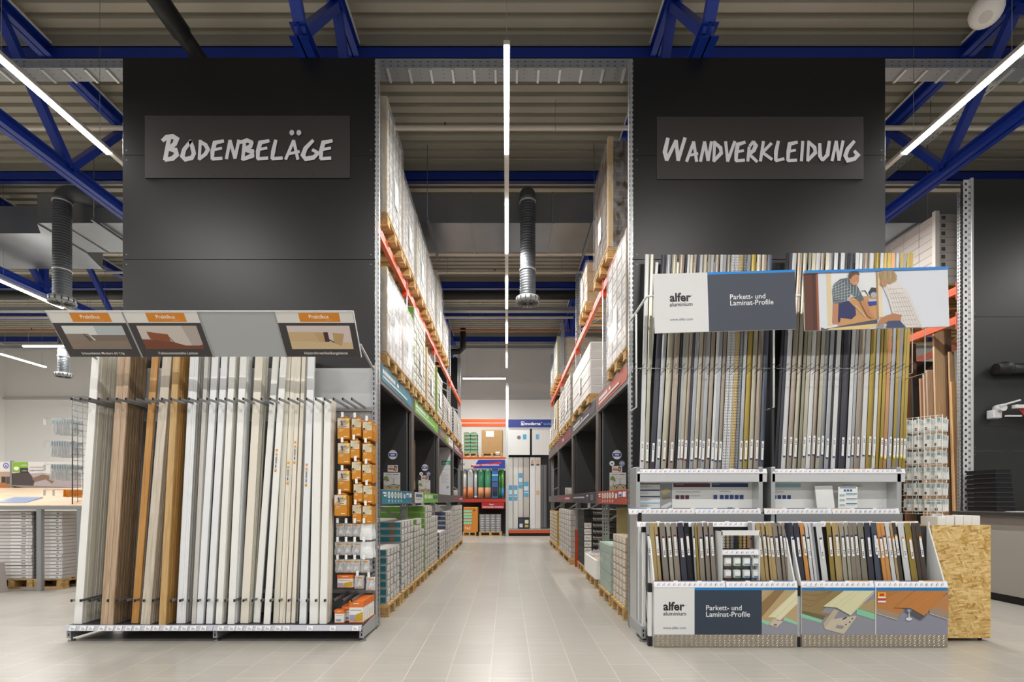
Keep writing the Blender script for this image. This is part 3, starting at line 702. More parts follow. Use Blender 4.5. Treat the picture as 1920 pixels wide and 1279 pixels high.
# black parquet cartons seen end-on behind the opened crate
BK = M('#1c1a19', .6); me_x = []
t0 = pallet(1.95, 9.45, 0, .8, 'wooden pallet under the black parquet cartons in the second right bay')
for j in range(9):
    t = thing('parquet_carton', f'{["lowest","second","third","fourth","fifth","sixth","seventh","eighth","topmost"][j]} black parquet carton in the stack of the second right bay', 'carton', (1.95, 9.45, .144+.11*j))
    z = .144+.11*j; MB().box(1.36, 2.5, 9.05, 9.85, z, z+.105, BK, .004).build('box', t)
    s = Sheet((1.36, 9.05, z), (1, 0, 0), (0, 0, 1), 1.14, .105, fr=(0, 0, 114, 10.5)); s.text('Parkettboden', 16, 6.0, '#d8d4cc', h=3.4, bold=.01)
    s.rect(16, 7.4, 50, 8.2, '#8f8b84')
    if j < 7: s.rect(.5, .5, 13, 10, '#cfcbc5'); s.line([(2, 7), (5, 4), (8, 7), (11, 4)], .8, '#3a3a3a')
    s.build('printing', t)
pallet(1.9, 8.05, 0, .9, 'wooden pallet under the opened white crate in the second right bay')
t = thing('opened_crate', 'opened low white crate with crumpled film and a kraft sheet in the second right bay', 'crate', (1.9, 8.05, .144))
MB().box(1.3, 2.45, 7.5, 7.53, .144, .42, PAPER).box(1.3, 2.45, 8.57, 8.6, .144, .42, PAPER).box(1.3, 1.33, 7.53, 8.57, .144, .42, PAPER).box(2.42, 2.45, 7.53, 8.57, .144, .42, PAPER).build('tray', t)
MB().box(1.34, 2.41, 7.54, 8.56, .15, .37, KRAFT).build('kraft_sheet', t)
vs = []; n = 10
for i in range(n+1):
    for j in range(n+1):
        u, v = i/n, j/n; vs.append((1.3+1.1*u, 7.5+1.1*v, .42+random.uniform(0, .05)+.1*u))
MB().add(vs, [(i*(n+1)+j, (i+1)*(n+1)+j, (i+1)*(n+1)+j+1, i*(n+1)+j+1) for i in range(n) for j in range(n)], FILM, True).build('film', t)
tag(MB().box(1.5, 2.3, 6.98, 7.03, .145+.6, 1.2, M('#b09a6c', .6)).build('plywood_sheet'), 'upright plywood sheet behind the pale green packs at right', 'board')

# ---------------- display portals in the racks ----------------
PORT = M('#57514f', .5); NICHE = M('#3c3d3f', .36); OAKP = wood('sample_oak', [(.3, '#b48f5e'), (.7, '#d0b48a')], (9, 9, .8)); WALN = wood('sample_walnut', [(.3, '#6e4c30'), (.7, '#93693f')], (9, 9, .8))
def circ_sticker(s, x, y, r, kind):
    s.disc(x, y, r, r, '#e9e8ea')
    if kind == 'blue': s.rect(x-r*.85, y-r*.35, x+r*.85, y+r*.4, '#3450a8'); s.rect(x-r*.45, y-r*.1, x+r*.45, y+r*.15, '#dfe3f0'); s.rect(x-r*.4, y-r*.7, x+r*.4, y-r*.6, '#8c8fa0')
    if kind == 'green': s.disc(x, y, r*.88, r*.88, '#eef2ee'); s.poly([(x-r*.5, y+r*.3), (x-r*.3, y-r*.3), (x, y), (x+r*.5, y-r*.35), (x+r*.3, y+r*.3)], '#2f6b47')
    if kind == 'angel': s.disc(x, y, r*.9, r*.9, '#3f5aa8'); s.disc(x, y, r*.6, r*.6, '#dfe3f0'); s.disc(x, y-r*.1, r*.22, r*.22, '#3f5aa8'); s.poly([(x-r*.5, y+r*.35), (x, y+r*.0), (x+r*.5, y+r*.35)], '#3f5aa8')
def portal(sx, xf, y0, y1, which, sign=None, strip=None, plank=None, poster=None, stick=0, picture=None, side='left'):
    t = thing('display_portal', f'dark grey display niche, {which} on the {side} of the aisle', 'display', (xf, y0, 1.25))
    def B(name, a, b, c, d, e, f, m, bev=.002): return MB().box(a, b, c, d, e, f, m, bev).build(name, t)
    xi = xf-sx*.04
    B('header_panel', xf, xi, y0, y1, 2.55, 2.80, PORT); B('side_panel', xf, xi, y0, y0+.1, 1.42, 2.55, PORT); B('side_panel', xf, xi, y1-.09, y1, 1.42, 2.55, PORT)
    B('sill_panel', xf, xi, y0, y1, 1.25, 1.42, PORT)
    xb = xf-sx*.42
    B('niche_back', xb, xb-sx*.02, y0, y1, 1.3, 2.65, NICHE); B('niche_ceiling', xi, xb, y0+.02, y1-.02, 2.63, 2.65, NICHE)
    B('niche_floor', xi, xb, y0+.02, y1-.02, 1.38, 1.40, NICHE); B('niche_wall', xi, xb, y1-.26, y1-.24, 1.40, 2.63, NICHE); B('niche_wall', xi, xb, y0+.02, y0+.04, 1.40, 2.63, NICHE)
    if plank: B('sample_plank', xb+sx*.015, xb+sx*.001, y1-.75, y1-.3, 1.5, 2.45, plank)
    # signs lie on the aisle face: reading direction away from the camera on the left, towards it on the right
    r = (0, 1, 0) if sx > 0 else (0, -1, 0)
    def face(ya, yb, za, zb, fr): return Sheet((xf, ya if sx > 0 else yb, za), r, (0, 0, 1), yb-ya, zb-za, fr, lift=.003)
    if sign:
        col, body = sign; s = face(y0+.14, y1-.1, 2.6, 2.77, (0, 0, 100, 10)); s.rect(0, 0, 100, 10, col)
        if body == 'lines':
            for i, (a, b) in enumerate(((4, 40), (44, 52))): 
                for k in range(int((b-a)/3.2)): s.rect(a+k*3.2, 2.2, a+k*3.2+2.3, 4.8, '#e3e6e8')
            for k in range(26): s.rect(4+k*2.9, 6.2, 4+k*2.9+2.2, 7.8, '#dcdfe2')
        elif body == 'photo': s.rect(45, 0, 58, 10, '#8cae3a'); s.rect(62, 0, 100, 10, '#dcd8cf'); s.rect(70, 3, 90, 5, '#8c8c84'); s.rect(5, 2, 38, 8, '#8c7a5c')
        else: s.text(body, 36, 7, '#efe9e4', h=4.5, bold=.01)
        s.build('header_sign', t)
    if strip:
        col, k = strip; s = face(y0+.14, y1-.1, 1.255, 1.418, (0, 0, 100, 34)); s.rect(0, 0, 100, 34, col)
        if k == 'icons':
            for i in range(5): s.disc(20+i*9.5, 12, 3.4, 8, '#e4e2d8'); s.disc(20+i*9.5, 12, 2, 5, '#a8b0a8'); s.rect(17.5+i*9.5, 24, 22.5+i*9.5, 25.5, '#d5dde0'); s.rect(18+i*9.5, 28, 22+i*9.5, 29.5, '#d5dde0')
            s.rect(3, 6, 12, 10, '#dfe6e8'); s.rect(5, 12, 12, 16, '#dfe6e8'); s.rect(66, 8, 73, 20, '#c6d3d6'); s.rect(77, 5, 86, 17, '#dcdff0'); s.rect(78, 10, 85, 16, '#3b4f9c'); s.rect(89, 5, 98, 17, '#dcdff0')
            if col != '#a9462f': pass
        elif k == 'green': s.rect(0, 0, 30, 34, '#c9cbc9'); s.rect(4, 5, 26, 15, '#565d86'); [s.disc(38+i*6, 12, 2.2, 8, '#dfe8cf') for i in range(6)]; s.rect(76, 6, 84, 20, '#44506e'); s.rect(88, 6, 96, 20, '#44506e'); s.rect(5, 20, 20, 22, '#8f9298')
        elif k == 'dark': [s.rect(5+i*5, 12, 8.5+i*5, 17, '#d8d4d8') for i in range(11)]; s.rect(66, 4, 78, 28, '#4c4854'); s.rect(68, 7, 76, 12, '#c8c4cc'); s.rect(84, 6, 94, 24, '#77737e')
        elif k == 'red': s.rect(0, 8, 100, 26, '#8f3a45'); s.rect(58, 13, 90, 20, '#d9c4c4')
        s.build('info_strip', t)
    # far niche wall faces the camera
    yw = y1-.262; x0, x1 = (xb, xi) if sx > 0 else (xi, xb); w = x1-x0
    if stick or picture or poster:
        s = Sheet((x0, yw, 1.4), (1, 0, 0), (0, 0, 1), w, 1.23, (0, 123, w*100, 0)); W_ = w*100; s.fr = (0, -123, W_, 0)
        if poster:
            s.rect(2, -121, W_, -1, '#e6e6e8'); s.rect(W_*.42, -88, W_, -77, '#4fae93'); s.text('PVC', W_*.5, -78.5, '#f2f5f4', h=5.5, bold=.02); s.line([(3, -66), (W_-3, -66)], .5, '#b9b9bd')
            for i in range(8): s.rect(W_*.4, -58+i*3.4, W_*(.86 if i % 3 else .7), -57+i*3.4, '#bcbcc2')
            circ_sticker(s, W_*.82, -22, 3.4, 'angel'); s.disc(W_*.15, -32, 5, 6, '#dcd2ce'); s.disc(W_*.17, -33, 2.6, 3.4, '#cdbab6')
        if stick:
            cx = W_*.5; cy = -53 if stick < 3 else -56; circ_sticker(s, cx, cy, 6.4, 'blue')
            if stick > 1: circ_sticker(s, cx-7, cy+12, 3.6, 'green'); circ_sticker(s, cx+7, cy+12, 3.8, 'angel')
            cz = -34 if stick == 1 else -33
            s.rect(cx-7, cz-4.5, cx+7, cz+4.5, '#e7e4e2'); s.rect(cx-6, cz-1, cx+1, cz+2, '#c97b5c'); s.rect(cx-6, cz-3.4, cx, cz-2.4, '#9aa8b8'); s.poly([(cx+2, cz-4), (cx+6, cz-3), (cx+5, cz+3.6), (cx+1, cz+2.6)], '#4a4440'); s.rect(cx+2.6, cz-2, cx+4.6, cz+2, '#d9a768')
        if s.mb.v: s.build('sticker' if not poster else 'poster', t)
        if picture:
            pw, ph = (.225, .27) if picture == 'chair' else (.18, .2); px = x0+w*.5-pw/2
            b = MB().box(px, px+pw, yw-.06, yw-.045, 1.41, 1.41+ph, PAPER).build('picture_board', t)
            q = Sheet((px, yw-.06, 1.41), (1, 0, 0), (0, 0, 1), pw, ph, (0, 0, 100, 120)); q.rect(0, 0, 100, 120, '#e4e2de'); q.rect(0, 82, 100, 120, '#cdb892')
            for i in range(5): q.line([(i*22, 82), (i*24-8, 120)], .8, '#b9a27a')
            if picture == 'chair':
                q.rect(14, 10, 48, 14, '#9a9a9c'); q.rect(58, 10, 92, 14, '#6f6f74'); q.poly([(36, 25), (92, 25), (84, 35), (42, 36)], '#d9d7d2'); q.disc(64, 33, 22, 3, '#efeeea')
                q.line([(62, 36), (62, 74)], 2.4, '#2b2a2a'); q.line([(62, 72), (30, 78), (28, 86)], 2.4, '#2b2a2a'); q.line([(62, 72), (94, 76), (95, 82)], 2.4, '#2b2a2a'); q.line([(62, 72), (40, 92)], 2.4, '#2b2a2a'); q.line([(62, 72), (84, 90)], 2.4, '#2b2a2a')
                for a, b_ in ((28, 84), (95, 80), (40, 92), (84, 91)): q.disc(a, b_, 3.5, 3.8, '#2b2a2a')
                for a, b_ in ((10, 30), (18, 26), (25, 34), (8, 40), (20, 42), (28, 46)): q.disc(a, b_, 7, 6, '#7f9c5a', n=9)
                q.poly([(6, 52), (24, 52), (22, 76), (8, 76)], '#dedcd6')
            else:
                q.rect(8, 20, 40, 80, '#cfc9bf'); q.rect(46, 14, 92, 60, '#efeae0'); q.line([(50, 62), (88, 62)], 3, '#6c5840'); q.disc(60, 52, 6, 8, '#8e7a5c'); q.rect(10, 100, 90, 112, '#b99c72')
            q.build('picture_print', b)
    return t
TL, GR, RD, BG, DV = '#28798c', '#6fae35', '#a9462f', '#7d2f3c', '#3e3842'
portal(1, -1.35, 5.40, 7.40, 'nearest', (TL, 'lines'), (TL, 'icons'), WALN, None, 1, 'chair', 'left')
portal(1, -1.35, 7.40, 10.2, 'second from the viewer', (GR, 'lines'), (GR, 'green'), OAKP, None, 2, 'chair', 'left')
portal(1, -1.35, 10.2, 13.0, 'third, with white poster', ('#6b6353', 'photo'), None, None, True, 0, None, 'left')
portal(1, -1.35, 13.0, 15.9, 'farthest', (BG, 'lines'), ('#57514f', 'red'), None, None, 0, 'room', 'left')
portal(-1, 1.30, 5.40, 7.40, 'nearest', (RD, 'lines'), (RD, 'icons'), WALN, None, 2, 'chair', 'right')
portal(-1, 1.30, 7.40, 10.2, 'second from the viewer', (DV, 'lines'), (DV, 'dark'), OAKP, None, 0, None, 'right')
portal(-1, 1.30, 10.2, 13.0, 'third from the viewer', (BG, 'Parkett'), ('#57514f', 'red'), None, None, 0, 'room', 'right')
portal(-1, 1.30, 13.0, 15.9, 'farthest', None, None, None, None, 0, None, 'right')

# =====================================================================
# LEFT GONDOLA WITH SKIRTING BOARDS
# =====================================================================
GX0, GX1, GXM = -4.03, -1.335, -2.683
PEG = holes('pegboard', '#77797b', 0, .025, .28, 2, .025, .28, metal=.1)
g = thing('gondola_shelf', 'low grey gondola shelf holding skirting boards, left of the aisle', 'shelf', (GXM, 5.0, 0))
MB().box(GX0, GX1, 5.225, 5.245, 2.1, 2.64, M('#bfc1c3', .5)).build('back_panel', g)
MB().box(GX0, GX1, 5.225, 5.228, .16, 2.1, PEG).build('pegboard', g); MB().box(GX0, GX1, 5.24, 5.245, .16, 2.1, M('#2a2b2c', .6)).build('back_panel', g)
MB().box(GX0, GX1, 5.20, 5.225, 2.2, 2.235, GREY_P).build('arm_rail', g); MB().box(GX0, GX1, 5.20, 5.225, .36, .395, GREY_P).build('arm_rail', g)
for x in (GX0, GXM, GX1-.0):
    MB().box(x-.018, x+.018, 5.19, 5.192, .03, 2.66, HOLED).box(x+.016, x+.018, 5.192, 5.26, .03, 2.66, GREY_P).box(x-.018, x-.016, 5.192, 5.26, .03, 2.66, GREY_P).build('upright', g)
    MB().prism([(4.745, .03), (4.745, .13), (5.25, .155), (5.25, .02), (5.1, .02)], 'x', x-.014, x+.014, GREY_P).box(x-.02, x+.02, 4.735, 4.745, .03, .13, GREY_P).box(x-.006, x+.006, 4.733, 4.736, .05, .075, BLACK).box(x-.006, x+.006, 4.733, 4.736, .09, .11, BLACK).build('base_bracket', g)
    for Y in (4.77, 5.2): MB().tube([(x, Y, 0), (x, Y, .012)], .03, STEEL_D, 12).tube([(x, Y, .01), (x, Y, .05)], .008, STEEL, 8).build('levelling_foot', g)
DECKM = M('#26272a', .6)
for k, (a, b) in enumerate(((GX0-.01, GXM), (GXM, GX1+.01))):
    MB().box(a+.004, b-.004, 4.72, 5.2, .135, .152, DECKM, .002).build('base_deck', g)
    r = MB().prism([(4.712, .155), (4.722, .155), (4.70, .108), (4.69, .108)], 'x', a+.002, b-.002, M('#b9bbc6', .35)).build('price_rail', g)
    xs = []; x = a+.05
    while x < b-.06: xs.append(x); x += .085 if x < -2.1 else .21
    up = Vector((0, .012, .047)).normalized()
    for x in xs:
        x += random.uniform(-.01, .01)
        s = Sheet((x, 4.6905, .109), (1, 0, 0), up, .062, .044, (0, 0, 62, 44), lift=.0015); s.poly([(6, 0), (62, 0), (56, 44), (0, 44)], '#f0f0f3'); s.rect(14, 10, 30, 15, '#aaaab4'); s.rect(14, 24, 46, 32, '#8f909a')
        s.build('price_label', r)
# boards: px of the foot edge on the photo's base deck, n boards deep, sideways lean, colours
WHT = M('#eeeeea', .38, var=.012); WHT2 = M('#e8eaec', .38, var=.012); CRM = M('#dcd8c9', .42, var=.02); CRM2 = M('#e6dfd0', .42); GRYB = M('#a5a19c', .45); LGR = M('#c6c3be', .45)
OAK = wood('oak_foil', [(.3, '#9c8168'), (.5, '#b59b80'), (.72, '#c6b098')]); DOAK = wood('dark_oak_edge', [(.3, '#5c4a38'), (.5, '#80694f'), (.75, '#a58a69')], (60, 60, 1.2)); 
ORW = wood('honey_oak', [(.3, '#a87438'), (.55, '#bd8b4a'), (.8, '#cb9c60')]); GRW = wood('grey_oak', [(.3, '#b3a794'), (.55, '#cabfae'), (.8, '#dcd4c6')]); AMB = wood('amber_beech', [(.3, '#b08c58'), (.55, '#c5a26c'), (.8, '#d2b384')]); AMB2 = wood('amber_edge', [(.3, '#916a34'), (.55, '#b0854a'), (.8, '#c59b60')], (60, 60, 1.2))
ARMY0 = 4.752; SPANS = []
_bm = {}
def board_mesh(w, t, L, m, kind):
    k = (round(w, 3), round(t, 3), L, m.name, kind)
    if k not in _bm:
        if kind == 'flat': cs = [(-w/2, 0), (w/2-.002, 0), (w/2, .002), (w/2, t), (-w/2, t), (-w/2, .002)]
        elif kind == 'step': cs = [(-w/2, .004), (-w/2+.004, 0), (w*.1, 0), (w*.14, .005), (w*.3, .005), (w*.36, .009), (w/2, .011), (w/2, t), (-w/2, t)]
        mb = MB().prism(cs, 'z', 0, L, m); o = mb.build('board', origin=(0, 0, 0)); _bm[k] = o.data; bpy.data.objects.remove(o)
    return _bm[k]
def stack(pl, pr, n, dx, mf, mr, colf, colr, where, L=2.62, y0=4.775, t=.0165, kind='flat', pitch=None, lean=.215, sticker=None):
    x0, x1 = ax(pl, y0), ax(pr, y0); w = x1-x0; xc = (x0+x1)/2; SPANS.append((x0, x1, y0, dx, L, lean))
    for i in range(n):
        m = mf if i == 0 else mr; ww = w if i == 0 else w*random.uniform(.97, 1.0)
        o = bpy.data.objects.new('skirting_board', board_mesh(w, t, L, m, kind)); C.objects.link(o)
        j = 0 if i == 0 else random.uniform(-.006, .005)
        o.location = (xc+j, y0+i*(pitch or t+.0015), .153); ORG[o] = Vector(o.location)
        o.rotation_euler = (-math.atan(lean/L), math.atan(dx/L), 0)
        if i == 0: tag(o, f'{colf} front skirting board, {where}', 'skirting board')
        elif n == 2: tag(o, f'{colr} skirting board behind the front one, {where}', 'skirting board')
        else: tag(o, f'{colr} skirting board behind the {colf} one, {where}', 'skirting board', f'{colr} skirting boards {where}')
        if i == 0 and sticker:
            s = Sheet((-w*.3, 0, sticker), (1, 0, 0), (0, 0, 1), .02, .22, (0, 0, 20, 220)); s.rect(0, 0, 20, 220, '#d8d8d6'); s.rect(0, 0, 20, 22, '#e0952e'); s.rect(0, 44, 20, 62, '#e0952e'); s.rect(3, 74, 17, 140, '#8d8a86'); s.rect(0, 196, 20, 220, '#e0952e'); s.rect(5, 150, 15, 180, '#55555a')
            me = s.mb.build('sticker', origin=(0, 0, 0)); me.parent = o
stack(138.4, 152.8, 14, 0, WHT, CRM, 'white', 'cream', 'leftmost on the gondola')
stack(188, 201, 14, .01, OAK, DOAK, 'light oak', 'dark oak', 'in the wide oak stack', y0=4.745)
stack(201.5, 211, 13, .01, OAK, DOAK, 'narrower light oak', 'dark oak', 'beside the wide oak stack', y0=4.74)
stack(246, 259, 2, .05, ORW, LGR, 'honey brown oak', 'pale grey', 'just right of the oak stacks', y0=4.80)
stack(263.5, 280.5, 7, .07, GRW, GRW, 'grey oak', 'grey oak edge', 'between honey and amber boards', y0=4.755)
stack(297.5, 309.5, 9, 0.0, AMB, AMB2, 'amber beech', 'amber', 'left of the first white boards', y0=4.73)
stack(330, 346, 6, .0, WHT2, LGR, 'stepped white', 'grey edged', 'right of the amber boards', kind='step', y0=4.79)
stack(359, 366.5, 6, .0, LGR, LGR, 'narrow light grey', 'light grey', 'right of the stepped white ones')
stack(368, 380, 2, .03, WHT2, WHT2, 'bright white', 'white', 'third place from the amber ones', y0=4.78)
stack(386, 398, 5, .03, WHT2, GRYB, 'bright white', 'mid grey', 'left of the gondola centre bracket', y0=4.78)
stack(404, 415.5, 5, .02, WHT, CRM, 'clean white', 'cream', 'right over the gondola centre bracket', y0=4.77)
stack(426.5, 439, 7, .01, WHT, WHT2, 'plain white', 'white', 'just right of the centre bracket', y0=4.77)
stack(450.5, 465, 7, .04, CRM2, CRM, 'creamy white', 'creamy', 'middle of the right bay', y0=4.8)
stack(475, 487, 1, .09, WHT, WHT, 'lone slanting white', 'white', 'standing alone before a dark gap', y0=4.83)
stack(494, 505.5, 1, .07, WHT, WHT, 'slanting white', 'white', 'just right of the dark gap', y0=4.77, sticker=1.42)
stack(512, 522, 6, .03, CRM, CRM2, 'narrow cream', 'cream', 'left one of the cream pair', y0=4.80)
stack(523, 533, 5, .03, CRM2, CRM, 'pale cream', 'cream', 'right one of the cream pair', y0=4.80, kind='step', sticker=1.3)
stack(536, 543.5, 7, .02, CRM2, CRM2, 'thin creamy', 'creamy', 'fifth place from the orange packs', y0=4.81, sticker=1.5)
stack(546, 553, 5, .02, CRM2, LGR, 'thin pale', 'pale grey', 'fourth place from the orange packs', y0=4.81)
stack(561, 573.5, 3, .0, WHT2, LGR, 'bluish white', 'grey edged', 'third place from the orange packs', y0=4.78, sticker=1.28)
stack(580, 595.5, 3, -.02, WHT, CRM2, 'warm white', 'warm white', 'second place from the orange packs', L=2.14, lean=.17)
stack(599, 612, 9, -.01, WHT, CRM2, 'white', 'ivory', 'rightmost, beside the orange packs', L=2.12, lean=.16)
ARMM = M('#8b8d8f', .4, .5)
for z, nm in ((2.235, 'upper'), (.372, 'lower')):
    for i in range(33):
        x = -4.02+.0835*i
        if x > -1.37: continue
        yb = 5.2
        for (a, b, y0, dx, L, lean) in SPANS:
            f = (z-.153)/L; xx = dx*f
            if a+xx-.007 < x < b+xx+.007 and z < L+.15: yb = min(yb, y0+lean*f-.006)
        if yb-ARMY0 < .012: yb = ARMY0+.014
        a = MB().box(x-.006, x+.006, ARMY0+.004, yb, z-.011, z+.011, ARMM, .001).build('divider_arm', g)
        MB().box(x-.0065, x+.0065, ARMY0-.002, ARMY0+.006, z-.0115, z+.0115, BLACK).build('end_cap', a)
# tilted header boards
def header_board(pl, pr, kind, label, text=None, tw=60):
    yb, yt = 4.70, 4.70/1.056; zb = az(669, yb); zt = az(584.5, yt); x0, x1 = ax(pl, yb), ax(pr, yb)
    u = Vector((0, yt-yb, zt-zb)); h = u.length; t = thing('header_board', label, 'sign', ((x0+x1)/2, yb, zb)); u.normalize(); n = Vector((1, 0, 0)).cross(u)
    q = [Vector((x, yb, zb))+u*v-n*d for x in (x0+.003, x1-.003) for v, d in ((0, 0), (h, 0), (h, .012), (0, .012))]
    MB().add(q, [(0,1,2,3), (7,6,5,4), (0,4,5,1), (1,5,6,2), (2,6,7,3), (3,7,4,0)], M('#a9adaf' if kind == 'blank' else '#d6d6d4', .5)).build('board', t)
    w = x1-x0; s = Sheet((x0+.003, yb, zb), (1, 0, 0), u, w-.006, h, (0, 0, 135, 84))
    if kind != 'blank':
        s.rect(0, 0, 135, 84, '#dcdad6'); s.rect(0, 20, 135, 84, '#3a3738'); s.rect(40, 2, 110, 18, '#d4831c'); s.text('Praktikus', 57, 12, '#f2ece2', w=34, bold=.012); s.rect(85, 14.5, 97, 15.3, '#e8c48c')
        s.rect(14, 25, 124, 69, '#cfd0ce')
        if kind == 'foam':
            s.rect(14, 25, 72, 45, '#d7dad8'); s.rect(72, 25, 124, 48, '#b4bcc0'); s.poly([(14, 40), (56, 40), (66, 69), (14, 69)], '#8b7c70'); s.poly([(14, 52), (124, 52), (124, 69), (14, 69)], '#87776c'); s.poly([(58, 42), (124, 42), (124, 53), (66, 53)], '#7a6b61')
            for i in range(6): s.line([(16, 54+i*2.6), (122, 53+i*2.7)], .5, '#9d8e82')
            s.line([(48, 40), (54, 53)], 2.4, '#3c3a3c'); s.line([(52, 44), (60, 53)], 1.4, '#2c2a2b')
        elif kind == 'foil':
            s.rect(14, 25, 124, 69, '#c9bfb8'); s.poly([(96, 25), (124, 25), (124, 62), (104, 66)], '#b0a49e'); s.poly([(14, 62), (124, 62), (124, 69), (14, 69)], '#6d3b24'); s.poly([(14, 50), (60, 52), (104, 66), (124, 60), (124, 69), (14, 69)], '#75402a')
            s.poly([(28, 36), (66, 41), (66, 56), (30, 50)], '#8b4c2e'); s.line([(66, 46), (72, 56)], 2, '#4a4444')
        else:
            s.rect(14, 25, 124, 69, '#d2c4c0'); s.poly([(14, 37), (72, 37), (72, 56), (14, 56)], '#c7ac82'); s.poly([(14, 54), (124, 56), (124, 69), (14, 69)], '#cfb791'); s.poly([(92, 38), (112, 40), (104, 63), (92, 58)], '#b89a6c'); s.rect(76, 37, 84, 55, '#4a2623'); s.line([(82, 50), (92, 56)], 2.6, '#3f2b27'); s.poly([(60, 38), (76, 38), (76, 55), (66, 55)], '#bea274')
        s.text(text, 34 if tw < 80 else 26, 79, '#e6e4e2', w=tw, bold=.006); s.build('print', t)
    MB().box(x0, x1, yt-.006, yt+.012, zt, zt+.008, M('#e4e5e6', .4)).build('edge_strip', t)
    for x in (x0+.004, x1-.004): MB().bar(Vector((x, yb+.008, zb)), Vector((x, yt+.008, zt)), .006, .02, GREY_P).build('end_rail', t)
    for x in ((x0+.02,) if pl < 200 else (x1-.02,) if pr > 600 else ()):
        MB().bar((x, yb+.02, zb+.12), (x, 5.2, 2.62), .02, .012, GREY_P).build('bracket_arm', t)
header_board(131, 267, 'foam', 'leftmost tilted header board with orange badge above the skirting boards', 'Schaumleiste Modern 60 Clip', 80)
header_board(267, 401, 'foil', 'second tilted header board, with red brown picture, above skirting boards', 'Folienummantelte Leisten', 74)
header_board(401, 537, 'blank', 'blank grey tilted header board between the printed ones')
header_board(537, 678, 'pipe', 'rightmost tilted header board with beige picture above skirting boards', 'Heizrohrverkleidungsleiste', 78)

# packs on the pegboard
def hook(x, z, y0, y1=5.225, tagged=True, parent=None):
    MB().tube([(x, y1, z), (x, y0, z), (x, y0-.01, z+.008)], .0025, STEEL, 6).tube([(x, y1, z+.03), (x, y0-.02, z+.032)], .0018, STEEL, 6).build('peg_hook', parent or g)
    if tagged: MB().box(x-.012, x+.012, y0-.024, y0-.021, z-.005, z+.042, M('#f4f4f4', .4), .001).build('price_tag', parent or g)
def box_proto(w, h, d, big):
    t = thing('accessory_pack', '', 'pack', (0, 0, 0)); MB().box(-w/2, w/2, 0, d, -h, 0, M('#cb861f', .5), .003).build('box', t)
    MB().box(-w*.3, w*.3, d*.4, d*.44, 0, .022, M('#c97f18', .5)).build('hang_flap', t)
    s = Sheet((-w/2, 0, -h), (1, 0, 0), (0, 0, 1), w, h, (0, 0, 100, 170)); s.rect(2, 2, 98, 82, '#d9cfb6'); s.poly([(4, 70), (50, 20), (98, 8), (98, 34), (40, 80), (4, 82)], '#b9a173')
    if big: s.line([(34, 22), (40, 60)], 16, '#4c3a72'); s.line([(20, 34), (70, 30)], 7, '#5d4a84'); s.line([(30, 76), (78, 70)], 6, '#4c3a72'); s.disc(84, 16, 10, 10, '#e7df4a')
    else: s.poly([(20, 30), (50, 22), (88, 34), (88, 66), (52, 74), (20, 62)], '#c9bfa6'); s.rect(6, 60, 24, 78, '#2f2a28'); s.disc(72, 18, 8, 8, '#e7df4a')
    s.rect(12, 96, 48, 100, '#f2e6cc'); s.rect(12, 108, 40, 111, '#eccf9a'); s.rect(54, 148, 88, 154, '#f5ead2'); s.build('print', t); return t
P1 = box_proto(.118, .2, .045, True); P2 = box_proto(.088, .17, .04, False); used = set()
def hang(P, px, py, n, col, row, Y=4.96):
    x, z = ax(px, Y), az(py, Y)
    hook(x, z+.01, Y-.01)
    for i in range(n):
        d = .048
        if P not in used: o = P; used.add(P)
        else: o = copy_tree(P)
        o.location = (x+random.uniform(-.004, .008), Y+i*d, z-random.uniform(0, .012)*min(i, 1)); ORG[o] = Vector(o.location)
        o['label'] = f'front orange hanging pack, {row} row, {col} column of the pegboard' if i == 0 else f'orange hanging pack behind the front one, {row} row, {col} column'
        o['group'] = 'orange accessory packs on the pegboard'
RW = ['top', 'second', 'third', 'fourth', 'fifth']
for k, (px, py) in enumerate(((644, 784), (643.5, 831), (643.5, 883), (639, 928))): hang(P1, px, py, 4 if k != 3 else 5, 'left', RW[k], 4.96 if k < 3 else 4.9)
for k, (px, py) in enumerate(((667, 785), (665, 826), (668, 866), (670, 908), (668, 947))): hang(P2, px, py, 4, 'middle', RW[k])
for k, (px, py) in enumerate(((689, 791), (687, 832), (688, 871), (689, 911), (687, 949))): hang(P2, px, py, 4, 'right', RW[k])
def bag_proto(w, h, white):
    t = thing('accessory_bag', '', 'bag', (0, 0, 0)); n = 6; vs = []; fs = []
    for side in (-1, 1):
        for i in range(n+1):
            for j in range(n+1):
                u, v = i/n, j/n; b = .016*math.sin(math.pi*u)*math.sin(math.pi*min(1, v*1.25))**.6 if 0 < v < .8 else 0
                vs.append(((u-.5)*w*(1+.05*math.sin(7*v)), side*b+random.uniform(-.002, .002)+.012, -h*(1-v)))
    for s_ in range(2):
        for i in range(n):
            for j in range(n):
                b = s_*(n+1)**2; fs.append((b+i*(n+1)+j, b+(i+1)*(n+1)+j, b+(i+1)*(n+1)+j+1, b+i*(n+1)+j+1))
    MB().add(vs, fs, M('#e9ebeb', .35, bump=.4, vscale=30) if white else FILM_C, True).build('bag_film', t)
    mb = MB().box(-w*.46, w*.46, .009, .013, -h*.3, -.004, M('#cfd2d2' if not white else '#e4e6e6', .5)); mb.build('header_card', t)
    if not white:
        s = Sheet((-w*.46, .008, -h*.3), (1, 0, 0), (0, 0, 1), w*.92, h*.29, (0, 0, 100, 50)); s.rect(30, 14, 90, 34, '#e09a35'); s.rect(6, 16, 22, 30, '#9aa4aa'); s.build('print', t)
        MB().tube([(-w*.18, .012, -h*.9), (w*.05, .012, -h*.5)], .011, M('#f3f2ef', .4), 10).tube([(w*.1, .012, -h*.85), (w*.24, .012, -h*.62)], .009, M('#e4e1da', .4), 10).build('plastic_part', t)
    return t
B1 = bag_proto(.085, .125, False); B2 = bag_proto(.12, .16, True)
